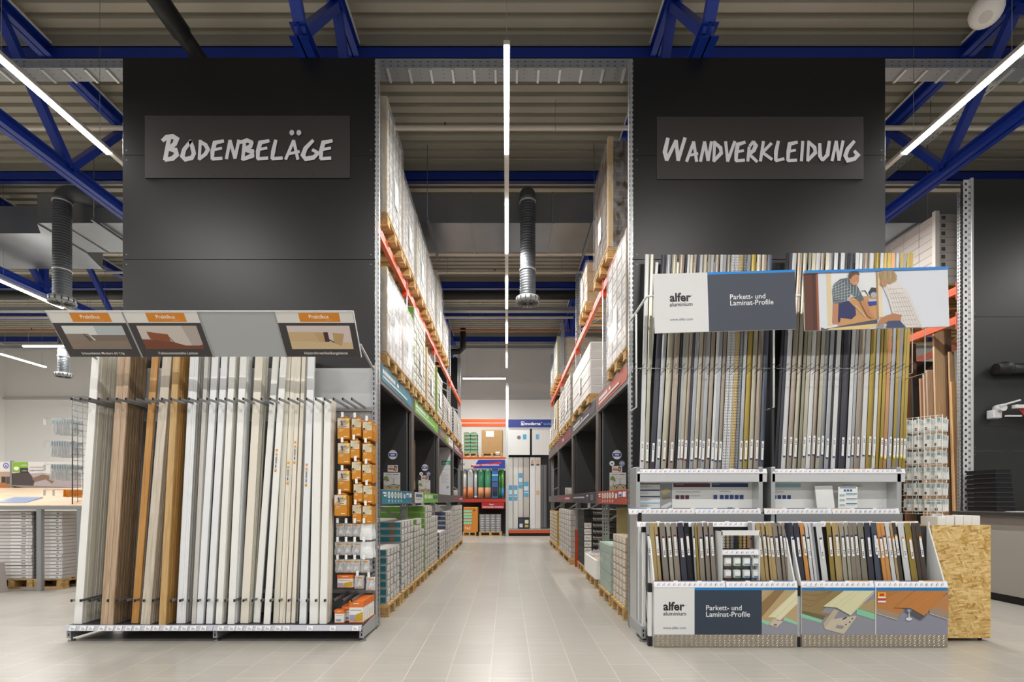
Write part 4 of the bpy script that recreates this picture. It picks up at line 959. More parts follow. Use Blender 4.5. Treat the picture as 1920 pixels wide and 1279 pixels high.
def hang_bag(P, px, py, n, where, Y=4.97):
    x, z = ax(px, Y), az(py, Y); hook(x, z+.012, Y-.012)
    for i in range(n):
        if P not in used: o = P; used.add(P)
        else: o = copy_tree(P)
        o.location = (x+random.uniform(-.006, .01), Y+i*.045, z); o.rotation_euler = (0, random.uniform(-.08, .08), random.uniform(-.2, .2)); ORG[o] = Vector(o.location)
        o['label'] = f'front {"white" if P is B2 else "clear"} hanging bag, {where}' if i == 0 else f'{"white" if P is B2 else "clear"} hanging bag behind the front one, {where}'; o['group'] = 'small accessory bags on the pegboard'
CN = ['leftmost', 'second', 'third', 'rightmost']
for r_, (py, row) in enumerate(((982, 'upper bag row'), (1017, 'middle bag row'), (1050, 'lower bag row'))):
    for c_, px in enumerate((635, 651, 667, 684)):
        hang_bag(B2 if c_ == 3 and r_ < 2 else B1, px, py, 4 if r_ < 2 else 3, f'{CN[c_]} place of the {row}')
hang_bag(B1, 672, 1080, 2, 'lowest row, middle'); hang_bag(B1, 693, 1083, 2, 'lowest row, right end')
def carton_small(w, h, d, label, loc, group=None, name='accessory_box'):
    x, y, z = loc; t = thing(name, label, 'box', loc, group)
    MB().box(x-w/2, x+w/2, y, y+d, z, z+h, M('#ecebe8', .5), .002).build('box', t)
    MB().box(x-w/2-.001, x+w/2+.001, y-.001, y+d+.001, z+h*.72, z+h+.001, M('#e4762a', .5)).box(x-w/2-.001, x+w/2+.001, y-.001, y+d+.001, z, z+h*.06, M('#e4762a', .5)).build('orange_band', t)
    s = Sheet((x-w/2, y-.001, z), (1, 0, 0), (0, 0, 1), w, h, (0, 0, 100, 100)); s.rect(30, 8, 70, 12, '#f7e8da'); s.rect(10, 40, 90, 42, '#8e8e90')
    if w > .1: s.poly([(45, 62), (98, 48), (98, 88), (40, 92)], '#c7a52c'); s.rect(4, 62, 40, 90, '#a79fc4')
    else: s.rect(14, 70, 70, 84, '#9a9a9c')
    s.build('print', t)
for i in range(4): carton_small(.15, .12, .03, 'orange topped hanging box with screws, front of its peg' if i == 0 else 'orange topped hanging box behind the front one on its peg', (ax(647, 4.98), 4.98+.04*i, az(1102, 4.98)), None if i == 0 else 'orange topped boxes on the low peg')
carton_small(.085, .12, .06, 'small orange and white box alone on the base deck', (ax(636, 4.8), 4.8, .154)); 
for i in range(3): carton_small(.09, .14, .05, f'{["front","middle","rear"][i]} one of three small orange boxes on the deck', (ax(652, 4.9)+.0, 4.87+.06*i, .154))
for i in range(7): carton_small(.13, .2, .042, 'orange and white clip box at the head of the long row' if i == 0 else 'orange and white clip box in the long row on the base deck', (ax(669, 4.83)+.003*i, 4.81+.048*i, .154), 'clip boxes in a row on the base deck')

# =====================================================================
# RIGHT: STEPPED TRIM DISPLAY
# =====================================================================
ALU = M('#c9cbcc', .3, .65); WHP = M('#e2e3e2', .4); 
PC = {'white': '#cbcccd', 'silver': '#a2a5a8', 'beige': '#afaa98', 'tan': '#9d9184', 'taupe': '#958c80', 'dark': '#3b3b46', 'black': '#1e1f24', 'grey': '#85878a', 'gold': '#a38d48', 'sand': '#bfa878', 'copper': '#b98a63', 'orange wood': '#c98f4f', 'blue grey': '#565d6b', 'dark brown': '#4a4038', 'olive grey': '#8f8c7c'}
def pmat(c): return M(PC[c], .32, .55 if c not in ('white', 'black', 'dark', 'orange wood', 'dark brown') else .1)
PERF = {c: holes('perforated_'+c, PC[c], 2, .028, .42, 0, .017, .4, metal=.3, rough=.4) for c in ('white', 'sand', 'grey', 'gold')}
_pm = {}
def profile_mesh(w, L, m, sh):
    k = (round(w, 3), L, m.name, sh)
    if k not in _pm:
        n = 6; cs = []
        if sh == 'round': cs = [((i/n-.5)*w, .004-.006*math.sin(math.pi*i/n)) for i in range(n+1)]+[((.5-i/n)*w, .007-.006*math.sin(math.pi*i/n)) for i in range(n+1)]
        elif sh == 'angle': cs = [(-w/2, 0), (w/2, 0), (w/2, .016), (w/2-.003, .016), (w/2-.003, .003), (-w/2, .003)]
        else: cs = [(-w/2, .002), (-w*.3, -.001), (w*.3, -.001), (w/2, .002), (w/2, .005), (-w/2, .005)]
        e = .012; mb = MB().prism(cs, 'z', 0, L, m); o = mb.build('p', origin=(0, 0, 0)); _pm[k] = o.data; bpy.data.objects.remove(o)
    return _pm[k]
def label_mesh(w, h, hc, top):
    k = ('lab', round(w, 3), h, hc, top)
    if k not in _pm:
        s = Sheet((-w/2, -.0035, 0), (1, 0, 0), (0, 0, 1), w, h, (0, 0, 20, 100)); s.rect(0, 0, 20, 100, '#e9e9e9')
        s.rect(0, 0, 20, 9, hc) if top else s.rect(0, 92, 20, 100, hc)
        y = 50 if not top else 68
        if not top: y = 12
        for i in range(3): s.rect(5, y+i*8, 15, y+5+i*8, '#55565c')
        for i in range(7): s.rect(5, (26 if top else 45)+i*5.5, 14, (27.5 if top else 46.5)+i*5.5, '#b5b5ba')
        o = s.mb.build('l', origin=(0, 0, 0)); _pm[k] = o.data; bpy.data.objects.remove(o)
    return _pm[k]
def profiles(seq, y0, lean, z0, L, where, dxf, lab, name, pxY, h=.2):
    """seq: (pixel centre, pixel width, colour, shape, label colour or None)"""
    cnt = {}; tot = {}
    for q in seq: tot[q[2]] = tot.get(q[2], 0)+1
    ORDN = ['first', 'second', 'third', 'fourth', 'fifth', 'sixth', 'seventh', 'eighth', 'ninth', 'tenth', 'eleventh', 'twelfth']
    for px, pw, c, sh, hc in seq:
        x = ax(px, pxY); w = pw/F*pxY; m = PERF[c] if sh == 'perf' else pmat(c); cnt[c] = cnt.get(c, 0)+1
        o = bpy.data.objects.new(name, profile_mesh(w, L, m, 'flat' if sh == 'perf' else sh)); C.objects.link(o)
        dx = dxf(px); o.location = (x, y0+random.uniform(-.004, .004), z0); o.rotation_euler = (-math.atan(lean/L), math.atan(dx/L), 0); ORG[o] = Vector(o.location)
        nth = f'{ORDN[cnt[c]-1]} such from left' if tot[c] > 1 else f'the only such one'
        tag(o, f'{"perforated " if sh == "perf" else ""}{c} {where}, {nth}', 'trim strip')
        if hc:
            b = bpy.data.objects.new('product_label', label_mesh(min(w*.72, .021), h, hc, lab[1])); C.objects.link(b); b.parent = o; b.location = (0, -.002, lab[0]+random.uniform(-.02, .02)); ORG[b] = ORG[o]
PU, NV, OR_, YL = '#5a2f45', '#2b3a6b', '#e08a2c', '#dcc92e'
A = 1180; k_ = 4.2625
def Q(a, b, c, sh='round', hc=None, o=1180): return (o+(a+b)/2/k_, (b-a)/k_, c, sh, hc)
U1 = [Q(78,112,'white','flat',PU), Q(120,148,'beige','flat',PU), Q(155,196,'dark','round',PU), Q(202,236,'silver','round',NV), Q(245,284,'beige','round',PU), Q(302,345,'tan','round',PU), Q(352,368,'black','flat'), Q(370,388,'silver','angle',PU), Q(390,418,'beige','flat',PU),
      Q(422,446,'tan','round',PU), Q(449,466,'dark','flat'), Q(470,500,'silver','flat',NV), Q(503,532,'beige','flat',NV), Q(538,556,'taupe','angle',NV), Q(560,592,'silver','flat',NV), Q(600,632,'tan','round',NV), Q(640,662,'white','flat',NV), Q(664,692,'silver','flat',NV), Q(698,726,'taupe','round',NV),
      Q(732,760,'white','perf'), Q(764,794,'white','perf'), Q(797,830,'sand','perf'), Q(834,858,'grey','perf'), Q(864,892,'silver','flat',NV), Q(897,934,'gold','round',NV), Q(942,976,'beige','round',NV), Q(984,1024,'tan','round',NV), Q(1030,1066,'blue grey','round',NV)]
k2 = 4.263
U2 = [Q(a+0, b, c, sh, hc, 1440) for a, b, c, sh, hc in ((40,62,'black','flat',None),(66,90,'dark','round',None),(96,130,'white','round',NV),(140,178,'tan','round',NV),(186,218,'beige','round',NV),(226,250,'olive grey','flat',None),(256,286,'beige','angle',NV),(292,326,'white','round',NV),(332,362,'tan','round',NV),(366,394,'beige','angle',NV),(400,432,'grey','round',NV),
      (437,470,'silver','flat',NV),(474,488,'black','flat',None),(490,524,'white','flat',NV),(528,548,'black','flat',None),(552,604,'dark','round',NV),(612,642,'white','flat',NV),(648,670,'silver','angle',NV),(676,722,'tan','round',NV),(728,766,'white','flat',NV),(770,812,'gold','round',NV),(816,842,'white','angle',YL),(848,870,'gold','flat',None),(876,902,'gold','angle',YL),(906,934,'copper','angle',YL),
      (940,972,'silver','flat',YL),(978,1002,'gold','angle',YL),(1006,1030,'grey','angle',YL),(1036,1058,'gold','flat',YL),(1062,1086,'gold','angle',YL))]
profiles(U1, 5.02, .155, 1.5, 2.28, 'long trim strip in the left tall bay', lambda p: .17 if p > 1215 else .1, (.18, False), 'floor_profile', 5.03, .2)
profiles(U2, 5.02, .155, 1.5, 2.3, 'long trim strip in the right tall bay', lambda p: .21, (.22, False), 'floor_profile', 5.03, .2)
# second rank standing close behind, seen in the gaps
for (seq, wh) in ((U1, 'left'), (U2, 'right')):
    for i, q in enumerate(seq[:-1]):
        if i % 2: continue
        w = .03; o = bpy.data.objects.new('floor_profile', profile_mesh(w, 2.2, pmat(q[2]), 'flat')); C.objects.link(o)
        o.location = (ax(q[0]+q[1]*.6, 5.06), 5.075, 1.5); o.rotation_euler = (-.045, .075, 0)
        tag(o, f'rear trim strip seen in the gaps between front strips of the {wh} tall bay', 'trim strip', f'rear trim strips of the {wh} tall bay')
S1 = [Q(180,202,'silver','angle',PU), Q(206,242,'sand','flat'), Q(246,272,'sand','round',PU), Q(288,332,'taupe','round',PU), Q(342,372,'beige','flat',PU), Q(382,424,'tan','round',PU), Q(434,478,'dark','round',PU), Q(486,524,'black','round',PU), Q(528,544,'silver','flat',NV), Q(548,566,'gold','angle',None), Q(574,612,'tan','round',NV), Q(624,656,'taupe','round',NV), Q(664,698,'tan','flat',NV),
      Q(978,1012,'silver','flat',NV), Q(1034,1058,'white','flat',NV), Q(1064,1102,'sand','round',NV), Q(1108,1136,'sand','round',NV), Q(1140,1156,'sand','angle',NV), Q(1160,1194,'sand','round',NV), Q(1200,1238,'tan','round',NV), Q(1244,1264,'taupe','angle',NV), Q(1270,1290,'tan','angle',NV), Q(1300,1326,'black','round'), Q(1330,1358,'black','round',NV)]
S2 = [Q(a, b, c, sh, hc, 1480) for a, b, c, sh, hc in ((30,62,'dark','round',None),(64,92,'dark','round',NV),(98,140,'dark','flat',NV),(150,182,'orange wood','round',NV),(186,210,'white','flat',NV),(216,234,'white','angle',None),(238,256,'silver','angle',None),(276,322,'white','flat',NV),(334,370,'gold','flat',NV),(378,428,'sand','round',NV),(436,470,'beige','flat',NV),(474,500,'beige','flat',NV),(506,542,'taupe','flat',NV),(546,580,'taupe','flat',NV),(586,630,'olive grey','flat',NV),
      (638,682,'dark','round',NV),(690,732,'blue grey','flat',NV),(736,760,'black','round',NV),(766,796,'orange wood','round',NV),(800,830,'orange wood','flat',NV),(836,868,'white','flat',OR_),(872,890,'sand','flat',OR_),(894,926,'dark brown','round',OR_),(940,986,'white','flat',OR_),(992,1040,'gold','round',OR_),(1046,1074,'dark brown','angle',None),(1080,1118,'dark brown','round',OR_))]
profiles(S1, 4.62, .1, .17, .93, 'short trim strip in the left front bin', lambda p: -.045 if p < 1300 or p > 1425 else -.02, (.62, True), 'floor_profile', 4.68, .19)
profiles(S2, 4.62, .1, .17, .93, 'short trim strip in the right front bin', lambda p: -.055 if p < 1560 or p > 1650 else -.02, (.62, True), 'floor_profile', 4.68, .19)
PLATE = M('#b3aa9c', .32, .8)
def strip(s_parent, x0, x1, y, z, h, seed, cols, name='price_strip', tilt=.35):
    u = Vector((0, tilt, 1)).normalized(); a = Vector((x0, y, z)); q = [Vector((x, y, z))+u*v for x in (x0, x1) for v in (0, h)]
    n = Vector((0, .004, 0)); MB().add([q[0], q[2], q[3], q[1], q[0]+n, q[2]+n, q[3]+n, q[1]+n], [(0,1,2,3), (7,6,5,4), (0,4,5,1), (1,5,6,2), (2,6,7,3), (3,7,4,0)], M('#dcdce0', .25)).build(name, s_parent)
    w = x1-x0; s = Sheet((x0, y, z), (1, 0, 0), u, w, h, (0, 0, w*100, h*100)); R = random.Random(seed); H = h*100; W_ = w*100
    s.rect(.5, H*.08, W_-.5, H*.92, '#ededf2'); x = .5
    for i, c in enumerate(cols): s.rect(x, 0, x+W_/len(cols)*.82, H*.13, c); x += W_/len(cols)
    x = 2.5
    while x < W_-4:
        c = R.choice(['#9b9488', '#6c6c75', '#b79d6a', '#8b9098', '#55555c', '#b09070'])
        s.poly([(x+.3, H*.76), (x+1.0, H*.46), (x+1.5, H*.42), (x+1.4, H*.56), (x+.8, H*.8)], c); s.rect(x+2.1, H*.3, x+2.5, H*.75, '#9a9aa6'); s.rect(x+3.6, H*.1, x+3.66, H*.92, '#c4c4cc'); x += 4.6
    s.build('strip_print', s_parent)
def diamond_plate(t, x0, x1, y, z0, z1):
    MB().box(x0, x1, y, y+.012, z0, z1, PLATE).build('kick_plate', t)
    mb = MB(); p = .034; r = 0; z = z0+.013
    while z < z1-.008:
        x = x0+.012+(p/2 if r % 2 else 0); i = 0
        while x < x1-.012:
            sg = 1 if (i+r) % 2 else -1; a = .014; c, s_ = math.cos(.75*sg), math.sin(.75*sg)
            def P(u, v, d): return (x+u*c-v*s_, y-d, z+u*s_+v*c)
            mb.add([P(-a, 0, 0), P(0, -.004, 0), P(a, 0, 0), P(0, .004, 0), P(-a*.4, 0, .003), P(a*.4, 0, .003)], [(0, 1, 5, 4), (1, 2, 5), (2, 3, 4, 5), (3, 0, 4)], PLATE); x += p*.62; i += 1
        z += .021; r += 1
    o = mb.build('tread_pattern', t); o['kind'] = 'stuff'
def display(x0, x1, kind, label):
    t = thing('trim_display', label, 'display', ((x0+x1)/2, 4.8, 0)); yf = 4.545; B = lambda n, a, b, c, d, e, f, m, bv=.002: MB().box(a, b, c, d, e, f, m, bv).build(n, t)
    diamond_plate(t, x0, x1, yf, 0.004, .113)
    f = B('front_panel', x0, x1, yf, yf+.012, .113, .528, WHP)
    w = x1-x0; s = Sheet((x0, yf, .113), (1, 0, 0), (0, 0, 1), w, .415, (0, 0, 1140, 385) if kind == 1 else (0, 0, 1150, 380))
    def oakfloor(x0_, x1_, base, grain, pts):
        s.poly(pts, base)
    if kind == 1:
        s.rect(0, 0, 320, 385, '#dedfdf'); s.rect(320, 0, 1140, 20, '#0f80cc'); s.rect(320, 20, 856, 385, '#303b4b')
        s.text('alfer', 70, 185, '#1f1f22', w=170, bold=.032); s.text('aluminium', 70, 228, '#2b2b30', w=182, bold=.014); s.text('www.alfer.com', 68, 340, '#55555a', w=184); s.text('®', 247, 150, '#55555a', w=9)
        s.text('Parkett- und', 412, 185, '#e6e8ea', w=284, bold=.008); s.text('Laminat-Profile', 412, 238, '#e6e8ea', w=350, bold=.008)
        X0 = 856; s.rect(X0, 20, 1140, 385, '#8f919c'); s.poly([(X0, 20), (1140, 20), (1140, 290), (1000, 250), (930, 290), (X0, 262)], '#b7a075')
        s.poly([(X0, 240), (1040, 20), (960, 20), (X0, 120)], '#8d7148'); s.poly([(X0, 262), (X0, 285), (905, 305), (930, 280)], '#8fcbab'); s.poly([(1040, 240), (1140, 285), (1140, 305), (1030, 268)], '#8fcbab')
        for i in range(6): s.line([(X0, 215-i*24), (1000-i*14, 20)], 1.6, '#a58a5c')
        s.poly([(1130, 20), (1140, 20), (1140, 130), (1000, 270), (960, 245), (905, 240), (940, 205)], '#dcd8b2'); s.line([(925, 235), (1128, 26)], 3, '#c2bd93'); s.line([(965, 247), (1140, 75)], 4, '#c6c19a')
        s.poly([(920, 290), (950, 250), (985, 258), (955, 300)], '#c4b8a2'); s.poly([(905, 300), (985, 270), (1025, 275), (975, 325)], '#c9bda8'); s.rect(950, 296, 975, 312, '#7c7468')
    else:
        s.rect(0, 0, 1150, 24, '#0f80cc'); s.rect(0, 24, 575, 380, '#8d8f9a'); s.rect(580, 24, 1150, 380, '#8a8c9b')
        s.poly([(0, 24), (330, 24), (150, 200), (240, 210), (190, 235), (0, 185)], '#8f7a50'); s.poly([(0, 185), (190, 228), (165, 262), (0, 210)], '#6c6247'); s.poly([(0, 210), (165, 262), (150, 285), (0, 240)], '#86c8a2')
        for i in range(9): s.line([(0, 160-i*22), (60+i*14, 175-i*22), (260-i*4, 24)], 2.2, '#756039' if i % 2 else '#a38c60')
        s.poly([(575, 80), (575, 210), (430, 160)], '#a9946a'); s.poly([(430, 160), (575, 205), (575, 262), (430, 215)], '#84c4a0'); s.line([(430, 165), (575, 208)], 6, '#8a7a55')
        s.poly([(180, 335), (165, 290), (250, 175), (290, 185), (240, 270), (330, 345), (420, 240), (440, 225), (330, 375), (215, 345)], '#b7ab96'); s.poly([(175, 330), (235, 255), (430, 225), (330, 375)], '#c6bba6'); s.poly([(275, 300), (335, 310), (315, 335), (262, 325)], '#8f8c92'); s.line([(320, 255), (350, 240)], 14, '#3b3834'); s.disc(375, 278, 7, 6, '#4a4640'); s.disc(395, 250, 7, 6, '#4a4640'); s.disc(345, 298, 7, 6, '#4a4640')
        s.poly([(330, 24), (575, 24), (560, 34), (375, 222), (270, 160), (165, 152)], '#d6d3ab'); s.line([(190, 150), (350, 24)], 2, '#bcb98f'); s.line([(240, 155), (420, 24)], 3, '#bfbc92'); s.line([(290, 165), (460, 24)], 3, '#c2bf96'); s.line([(378, 222), (565, 40)], 6, '#ebe8c8'); s.line([(165, 154), (270, 162), (375, 222)], 4, '#565346')
        s.rect(575, 0, 582, 380, '#d9d9d6')
        s.poly([(582, 24), (890, 24), (740, 150), (800, 175), (760, 225), (582, 180)], '#b87a3f'); s.poly([(582, 162), (740, 205), (770, 215), (745, 258), (582, 205)], '#a08a72'); s.line([(582, 206), (745, 258)], 5, '#d4d4d4')
        for i in range(5): s.line([(582, 140-i*26), (700+i*20, 60-i*9)], 2, '#a56a34')
        s.poly([(1150, 40), (1150, 200), (1000, 155)], '#b98150'); s.poly([(1000, 155), (1150, 195), (1150, 255), (1000, 205)], '#9c8a78'); s.line([(1000, 207), (1150, 258)], 5, '#d4d4d4')
        s.poly([(800, 190), (930, 262), (980, 215), (870, 170)], '#55535a'); s.line([(840, 185), (838, 250)], 12, '#c9cbcf'); s.disc(838, 252, 24, 13, '#d6d8dc'); s.disc(838, 180, 22, 22, '#6a7688'); s.disc(838, 186, 10, 12, '#9aa6b8')
        s.poly([(885, 24), (1150, 24), (1140, 34), (955, 228), (850, 165), (722, 160)], '#bd7c3e'); s.line([(745, 155), (925, 24)], 2, '#a86a32'); s.line([(800, 160), (985, 24)], 3, '#ac6e34'); s.line([(870, 172), (1065, 24)], 3, '#cc8f50'); s.line([(722, 162), (850, 167), (955, 228)], 4, '#4a3c3c')
        s.rect(592, 36, 655, 74, '#e6b92b'); s.rect(604, 46, 643, 66, '#c2331f'); s.rect(592, 74, 655, 84, '#eae6e2'); s.rect(592, 86, 655, 102, '#c43a3a'); s.rect(592, 104, 655, 118, '#e8e8e6')
    s.build('front_print', f)
    cs = ([PU, '#3b3f66', '#4d6a9c'], ['#9a9ab0', '#3b3f66', '#c9a06a'])[kind-1]
    m = (x0+x1)/2
    for a, b, sd in ((x0-.004, m-.003, kind*10), (m+.003, x1+.004, kind*10+1)):
        strip(t, a, b, yf-.004, .528, .062, sd, cs); strip(t, a-.10+(.0), b-.10, 4.735, 1.055, .055, sd+3, cs); strip(t, a-.13, b-.13, 4.93, 1.165, .062, sd+5, cs[::-1])
    strip(t, x0-.05, x1-.06, 4.945, 1.556, .05, kind*10+9, [cs[0], '#5b608a', cs[2], cs[1]])
    # bins: side panels, floors and rear walls
    for x in ((x0, x0+.012), (x1-.012, x1)):
        MB().prism([(4.557, 0), (4.557, .53), (4.74, 1.05), (4.74, 1.1), (4.76, 1.1), (4.76, .15), (4.95, .15), (4.95, 0)], 'x', x[0], x[1], WHP).build('side_panel', t)
    for xa in ((x0-.06, x0-.02), (x1-.14, x1-.1)):
        MB().box(xa[0], xa[1], 4.95, 5.2, 0, 1.62, ALU, .003).build('side_column', t)
    B('bin_floor', x0+.012, x1-.012, 4.557, 4.95, .14, .16, M('#3a3a3c', .6)); B('bin_back', x0+.0, x1-.0, 4.765, 4.772, .16, 1.06, M('#303032', .6))
    B('step_panel', x0-.02, x1-.1, 4.93, 4.94, .16, 1.17, M('#8f9193', .5)); B('upper_floor', x0-.02, x1-.1, 4.95, 5.2, 1.17, 1.185, WHP)
    B('band_box', x0-.05, x1-.06, 4.955, 5.2, 1.475, 1.495, ALU); B('band_front', x0-.05, x1-.06, 4.95, 4.957, 1.475, 1.556, M('#dadbdc', .28, .35))
    b = B('info_board', x0-.02, x1-.14, 5.09, 5.1, 1.185, 1.475, WHP); W_ = (x1-.14-(x0-.02)); s = Sheet((x0-.02, 5.09, 1.185), (1, 0, 0), (0, 0, 1), W_, .29, (100, 0, 1080, 230))
    s.rect(100, 0, 1080, 230, '#dcdddb')
    if kind == 1:
        for i, c in enumerate((PU, NV, NV, '#8cc0d4')): s.rect(106, 6+i*50, 298, 16+i*50, c); [s.rect(108, 24+i*50+j*7, 200+30*(j % 2), 27+i*50+j*7, '#a7a8aa') for j in range(3)]
        s.rect(106, 206, 298, 218, '#d0a42c'); s.poly([(300, 6), (400, 6), (400, 218), (300, 218)], '#8c9096'); s.poly([(300, 70), (360, 45), (395, 70), (330, 100)], '#b8a878'); s.poly([(310, 120), (380, 105), (395, 125), (325, 140)], '#8a7a5c'); s.poly([(300, 190), (390, 150), (400, 170), (330, 215)], '#c9cac6')
        s.rect(412, 6, 722, 36, PU); s.rect(738, 6, 1046, 36, NV)
        for i in range(3): s.rect(430+i*41, 100, 462+i*41, 130, PU)
        for i in range(6): s.rect(752+i*42+(12 if i else 0), 98, 784+i*42+(12 if i else 0), 130, '#27407f')
        s.rect(430, 72, 640, 76, '#9a9b9e'); s.rect(556, 102, 640, 105, '#b0b1b4'); s.rect(806, 68, 900, 72, '#9a9b9e'); s.text('Schraub-System', 430, 18, '#d8c8d0', h=7); s.text('Clip-System', 750, 18, '#ccd2e4', h=7); s.poly([(870, 196), (915, 196), (905, 210), (866, 210)], '#4b4f56')
    else:
        s.rect(100, 6, 370, 38, '#8fb6c2'); [s.rect(138+i*40, 100, 168+i*40, 130, '#27407f') for i in range(4)]; s.rect(138, 72, 230, 77, '#9a9b9e'); s.text('Weitere Informationen finden', 720, 22, '#6c6d70', w=150); s.text('Sie hier und unter www.alfer.com', 720, 34, '#6c6d70', w=160)
        s.rect(720, 50, 806, 206, '#3b4048'); s.rect(720, 50, 806, 80, '#e4e6e8'); s.rect(722, 110, 804, 204, '#b9a78e'); s.poly([(735, 150), (760, 125), (782, 150), (790, 190), (760, 204), (735, 200)], '#6f7680'); s.disc(766, 126, 9, 11, '#6a4c38'); s.line([(780, 160), (800, 196)], 7, '#b98a68')
    s.build('info_print', b)
    return t
display(1.305, 2.565, 1, 'left stepped trim display with white and dark blue lettered front')
display(2.605, 3.895, 2, 'right stepped trim display with two floor profile photographs on its front')
# black corner caps and side bars on the aisle side of the left display
t = thing('bin_stand', 'white side frame with black corner caps on the aisle side of the trim display', 'frame', (1.28, 4.8, 0))
for (y, z0, z1) in ((4.60, 0, .5), (4.80, 0, 1.02), (4.95, 0, 1.12)):
    MB().box(1.262, 1.292, y-.02, y+.02, z0, z1, WHP, .004).build('side_bar', t); MB().box(1.26, 1.294, y-.022, y+.022, z1-.02, z1+.06, BLACK, .003).build('corner_cap', t)
    MB().box(1.26, 1.294, y-.022, y+.022, 0, .09, BLACK, .003).build('corner_cap', t)
MB().bar((1.277, 4.97, 1.1), (1.277, 4.62, .12), .006, .02, ALU).build('brace', t)
tag(MB().box(2.572, 2.6, 4.56, 4.60, .02, .5, ALU, .003).box(2.572, 2.6, 4.555, 4.605, 0, .09, BLACK, .002).box(2.572, 2.6, 4.555, 4.605, .45, .54, BLACK, .002).build('corner_post'), 'aluminium corner post with black caps between the two trim displays', 'post')
# gondola frame behind
t = thing('gondola_stand', 'grey gondola frame with slotted post carrying the trim displays', 'frame', (1.25, 5.2, 0))
for x in (1.238, 2.56, 3.86):
    MB().box(x, x+.036, 5.21, 5.212, .03, 2.66, HOLED).box(x, x+.002, 5.212, 5.265, .03, 2.66, HOLED_Y).build('upright', t)
    MB().box(x+.004, x+.03, 4.73, 5.21, .03, .14, GREY_P, .003).box(x-.002, x+.036, 4.72, 4.73, .03, .14, GREY_P).box(x+.01, x+.022, 4.718, 4.721, .05, .075, BLACK).box(x+.01, x+.022, 4.718, 4.721, .09, .115, BLACK).build('base_bracket', t)
    MB().tube([(x+.017, 4.75, 0), (x+.017, 4.75, .012)], .03, STEEL_D, 12).tube([(x+.017, 4.75, .01), (x+.017, 4.75, .05)], .008, STEEL, 8).build('levelling_foot', t)
MB().box(2.575, 2.60, 5.0, 5.03, .1, 2.95, M('#2b2c2f', .4)).build('dark_divider', t)
MB().box(1.27, 3.86, 5.235, 5.245, .1, 2.6, M('#2b2c2f', .5)).build('back_panel', t)
for k, (a, b) in enumerate(((1.22, 2.52), (2.58, 3.82))):
    MB().tube([(a, 4.92, 2.56), (b, 4.92, 2.56)], .003, STEEL_D, 6).build('guide_rail', t)
    n = 17; rep(MB().tube([(a, 4.84, 2.585), (a, 5.2, 2.53)], .0025, M('#3c3c3a', .4, .5), 5), 'guide_rod', t, [((b-a)*i/n, 0, 0) for i in range(n+1)])
for x in (3.83, 3.95):
    MB().tube([(x, 5.1, 3.0), (x, 4.86, 3.0), (x, 4.86, 2.5), (x, 5.1, 2.5)], .004, WHITE_P, 8).build('wire_hoop', t)
for (x, y) in ((1.255, 0), (2.585, 0)):
    MB().tube([(x, 5.21, 3.12), (x, 5.0, 3.12), (x+.05, 4.8, 3.2), (x+.14, 4.78, 3.2)], .011, WHP, 10).build('sign_bracket', t)
    MB().tube([(x, 5.21, 2.2), (x, 4.98, 2.2), (x, 4.98, 3.1)], .009, WHP, 10).build('sign_bracket', t)
